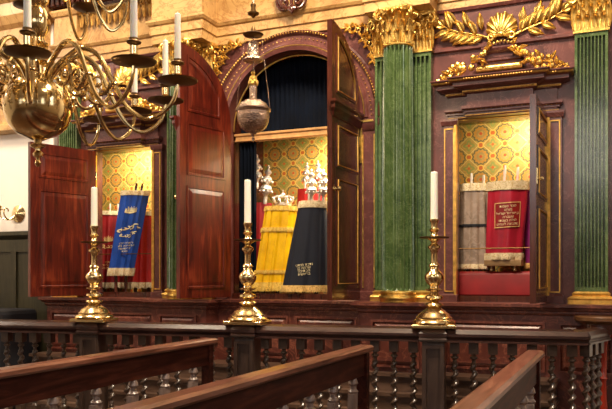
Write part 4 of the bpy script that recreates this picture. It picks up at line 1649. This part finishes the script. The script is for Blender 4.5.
CAND = []
def tier(azr, zpan, sc, zh, tr, thick):
    made = None
    for az, Rr in azr:
        a = math.radians(az)
        if made is None or abs(made['r'] - Rr) > 1e-4:
            mb = MB()
            prof = arm_parts(Rr, zpan, sc, zh)
            n = len(prof)
            mb.tube([(p.x, 0, p.y) for p in prof], [thick * (1.25 - .55 * i / n) for i in range(n)], 9)
            # inner curls
            for (cx, cz_, r0, tn, a0, sg) in ((.235 * Rr / .8, zpan + .06 * sc, .080 * sc, 1.35, PI * .5, -1), (.355 * Rr / .8, zpan + .03 * sc, .085 * sc, 1.3, PI * .2, -1)):
                sp = spiral((cx, 0, cz_), r0, .012, tn, a0, 34, sgn=sg)
                mb.tube(sp, [thick * (.85 - .35 * i / 34) for i in range(35)], 7)
                mb.ball(sp[-1], thick * 1.1, 8, 6)
            mb.ball((.45 * Rr / .8, 0, zpan + .02 * sc), thick * 1.5, 10, 6, 1, 1, .6)
            arm = mb.build('arm', 'brass', ch)
            dp = MB().lathe([(.012, zpan - .012), (.03, zpan - .008), (tr, zpan + .006), (tr * 1.04, zpan + .014), (tr, zpan + .014), (.03, zpan + .004), (.012, zpan + .004)], (Rr, 0, 0), 32).build('drip_pan', 'pan', arm)
            z = zpan
            cs = MB().lathe([(.014, z), (.018, z + .015), (.010, z + .025), (.012, z + .035), (.020, z + .045), (.021, z + .085), (.016, z + .092), (.014, z + .098)], (Rr, 0, 0), 20).build('candle_socket', 'brass', arm)
            bo = MB().lathe([(.014, z + .095), (.034, z + .100), (.037, z + .106), (.034, z + .110), (.024, z + .112), (.024, z + .125), (.017, z + .125), (.017, z + .108)], (Rr, 0, 0), 24).build('bobeche', 'pan', arm)
            made = {'r': Rr, 'arm': arm, 'kids': (dp, cs, bo)}
            arm.rotation_euler = (0, 0, a)
        else:
            arm = made['arm'].copy()
            COL.objects.link(arm)
            arm.rotation_euler = (0, 0, a)
            for kd in made['kids']:
                c = kd.copy()
                COL.objects.link(c)
                c.parent = arm
        CAND.append((Vector((ca.x + Rr * math.cos(a), ca.y + Rr * math.sin(a), zpan + .112)), az, zpan))


tier([(-50, .76), (-77, .78), (-103, .78), (-131, .78), (-17, .90), (8, .87), (41, .72), (72, .66), (103, .76), (134, .78), (165, .78), (196, .78)], 2.50, 1.0, 2.53, .106, .0135)
tier([(-20, .54), (16, .54), (60, .54), (100, .54), (140, .54), (180, .54), (220, .54), (-60, .54), (-100, .54)], 3.17, 1.2, 3.02, .09, .0115)
c0 = None
names = {-50: 'slim white candle on the chandelier arm nearest the camera, before the stem', -18: 'slim white candle on the chandelier, the one cut by the top edge over the gilded frieze',
         8: 'slim white candle farthest right on the chandelier, before the arched door', 41: 'slim white candle on the chandelier, second from right beside the arched door',
         72: 'slim white candle on the chandelier, lowest, before the left niche cornice',
         103: 'slim white candle at the back of the chandelier above the globe'}
for p, az, zp in CAND:
    if zp > 2.9:
        continue
    sx_ = (p - CAM)
    uu = 306 + F_PX * (sx_.x * math.cos(YAW) + sx_.y * math.sin(YAW)) / (-sx_.x * math.sin(YAW) + sx_.y * math.cos(YAW))
    print('candle', az, round(uu))
    if uu < -8:
        continue
    if c0 is None:
        c0 = MB().lathe([(.016, 0), (.0185, .003), (.0175, .15), (.0165, .255), (.012, .26), (.003, .258)], seg=16).tube([(0, 0, .255), (.001, 0, .27)], .0015, 5).build('candle', 'wax')
        o = c0
    else:
        o = c0.copy()
        COL.objects.link(o)
    o.location = p
    tag(o, names.get(az, 'slim white candle on a chandelier arm at the far left'), 'candle', 'slim chandelier candles')

# ------------------------------------------------------------------ wall sconce
wp = at(19, 214, -.0)
sc_ = thing('wall_sconce', 'brass wall sconce with scrolled arm on the cream wall at far left', 'sconce', (wp.x, -.001, wp.z))
MB().lathe([(.095, 0), (.10, .008), (.085, .016), (.07, .022), (.06, .03), (.03, .04), (.02, .05), (.002, .052)], seg=28, M4=Matrix.Rotation(PI / 2, 4, 'X')).build('backplate', 'brass_cs', sc_)
ap = bez([(0, .0), (-.03, -.06), (-.11, -.07), (-.16, -.01), (-.15, .05), (-.11, .05), (-.10, .02)], 8)
MB().tube([(p.x * .3, -.05 + p.x * .8, p.y) for p in ap], .008, 8).build('scroll_arm', 'brass_cs', sc_)
ap = bez([(0, -.02), (-.06, -.07), (-.12, -.04), (-.13, .04)], 8)
MB().tube([(p.x * 1.2, -.05 + p.x * .6, p.y) for p in ap], .008, 8).build('scroll_arm', 'brass_cs', sc_)
ex, ey = -.13 * 1.2, -.05 - .13 * .6
MB().lathe([(.01, .035), (.035, .042), (.038, .05), (.012, .052), (.016, .07), (.018, .09), (.012, .09)], (ex, ey, 0), 18).build('candle_cup', 'brass_cs', sc_)
o = MB().lathe([(.011, 0), (.012, .08), (.010, .10), (.002, .10)], seg=12).build('candle', 'wax', loc=(wp.x + ex, ey, wp.z + .092))
tag(o, 'small candle stub in the wall sconce at far left', 'candle')

# dark cloth-covered bench end below the dado
q = MB().box(-5.6, -3.05, -.75, -.15, .40, 1.08)
o = q.build('covered_seat', 'black', smooth=0, bevel=.05)
tag(o, 'black cloth-covered seat below the olive panelling at far left', 'seat')
o.location.z = -.40 + .0
o.scale = (1, 1, 1)
for v in o.data.vertices:
    v.co.z = v.co.z if v.co.z > .5 else .4
o.location.z = -.4
for v in o.data.vertices:
    if v.co.z > .5:
        v.co.z = 1.50

# ------------------------------------------------------------------ light
def area(name, loc, target, size, power, col, sy=None):
    ld = bpy.data.lights.new(name, 'AREA')
    ld.shape = 'RECTANGLE'
    ld.size = size
    ld.size_y = sy or size
    ld.energy = power
    ld.color = col
    o = bpy.data.objects.new(name, ld)
    COL.objects.link(o)
    o.location = loc
    o.rotation_euler = (Vector(target) - Vector(loc)).to_track_quat('-Z', 'Y').to_euler()
    return o


area('upper_lamps', (1.6, -2.6, 6.3), (.3, 0, 3.0), .9, 370, (1, .82, .60))
area('upper_lamps', (-2.2, -2.4, 6.3), (-2.6, 0, 3.0), .9, 170, (1, .82, .60))
area('left_wall_fill', (-5.4, -2.6, 4.8), (-4.8, 0, 2.4), .6, 75, (1, .84, .68))  # added fill light, only brightens the cream wall left of the ark
area('right_window_daylight', (5.9, -3.2, 5.0), (0, -.3, 1.2), 1.2, 26, (.85, .90, 1), 2.2)
area('rear_window_daylight', (1.0, -12.8, 4.6), (0, 0, 2.0), 4.0, 90, (1, .90, .78), 1.8)
for (x, y, z, e) in ((ca.x + .9, ca.y - .3, 3.6, 22), (3.6, -4.2, 3.4, 42)):
    ld = bpy.data.lights.new('chandelier_glow', 'POINT')
    ld.energy = e
    ld.shadow_soft_size = .12
    ld.color = (1, .74, .46)
    o = bpy.data.objects.new('chandelier_glow', ld)
    COL.objects.link(o)
    o.location = (x, y, z)

wd = bpy.data.worlds.new('world')
SC.world = wd
wd.use_nodes = True
wd.node_tree.nodes['Background'].inputs[0].default_value = (1, .85, .68, 1)
wd.node_tree.nodes['Background'].inputs[1].default_value = .1

SC.view_settings.view_transform = 'Standard'
SC.view_settings.look = 'None'
SC.view_settings.exposure = 0.22
SC.view_settings.gamma = 1.0
SC.view_settings.use_curve_mapping = False
try:
    SC.cycles.use_denoising = True
    SC.cycles.max_bounces = 8
    SC.cycles.sample_clamp_indirect = 6.0
except Exception:
    pass
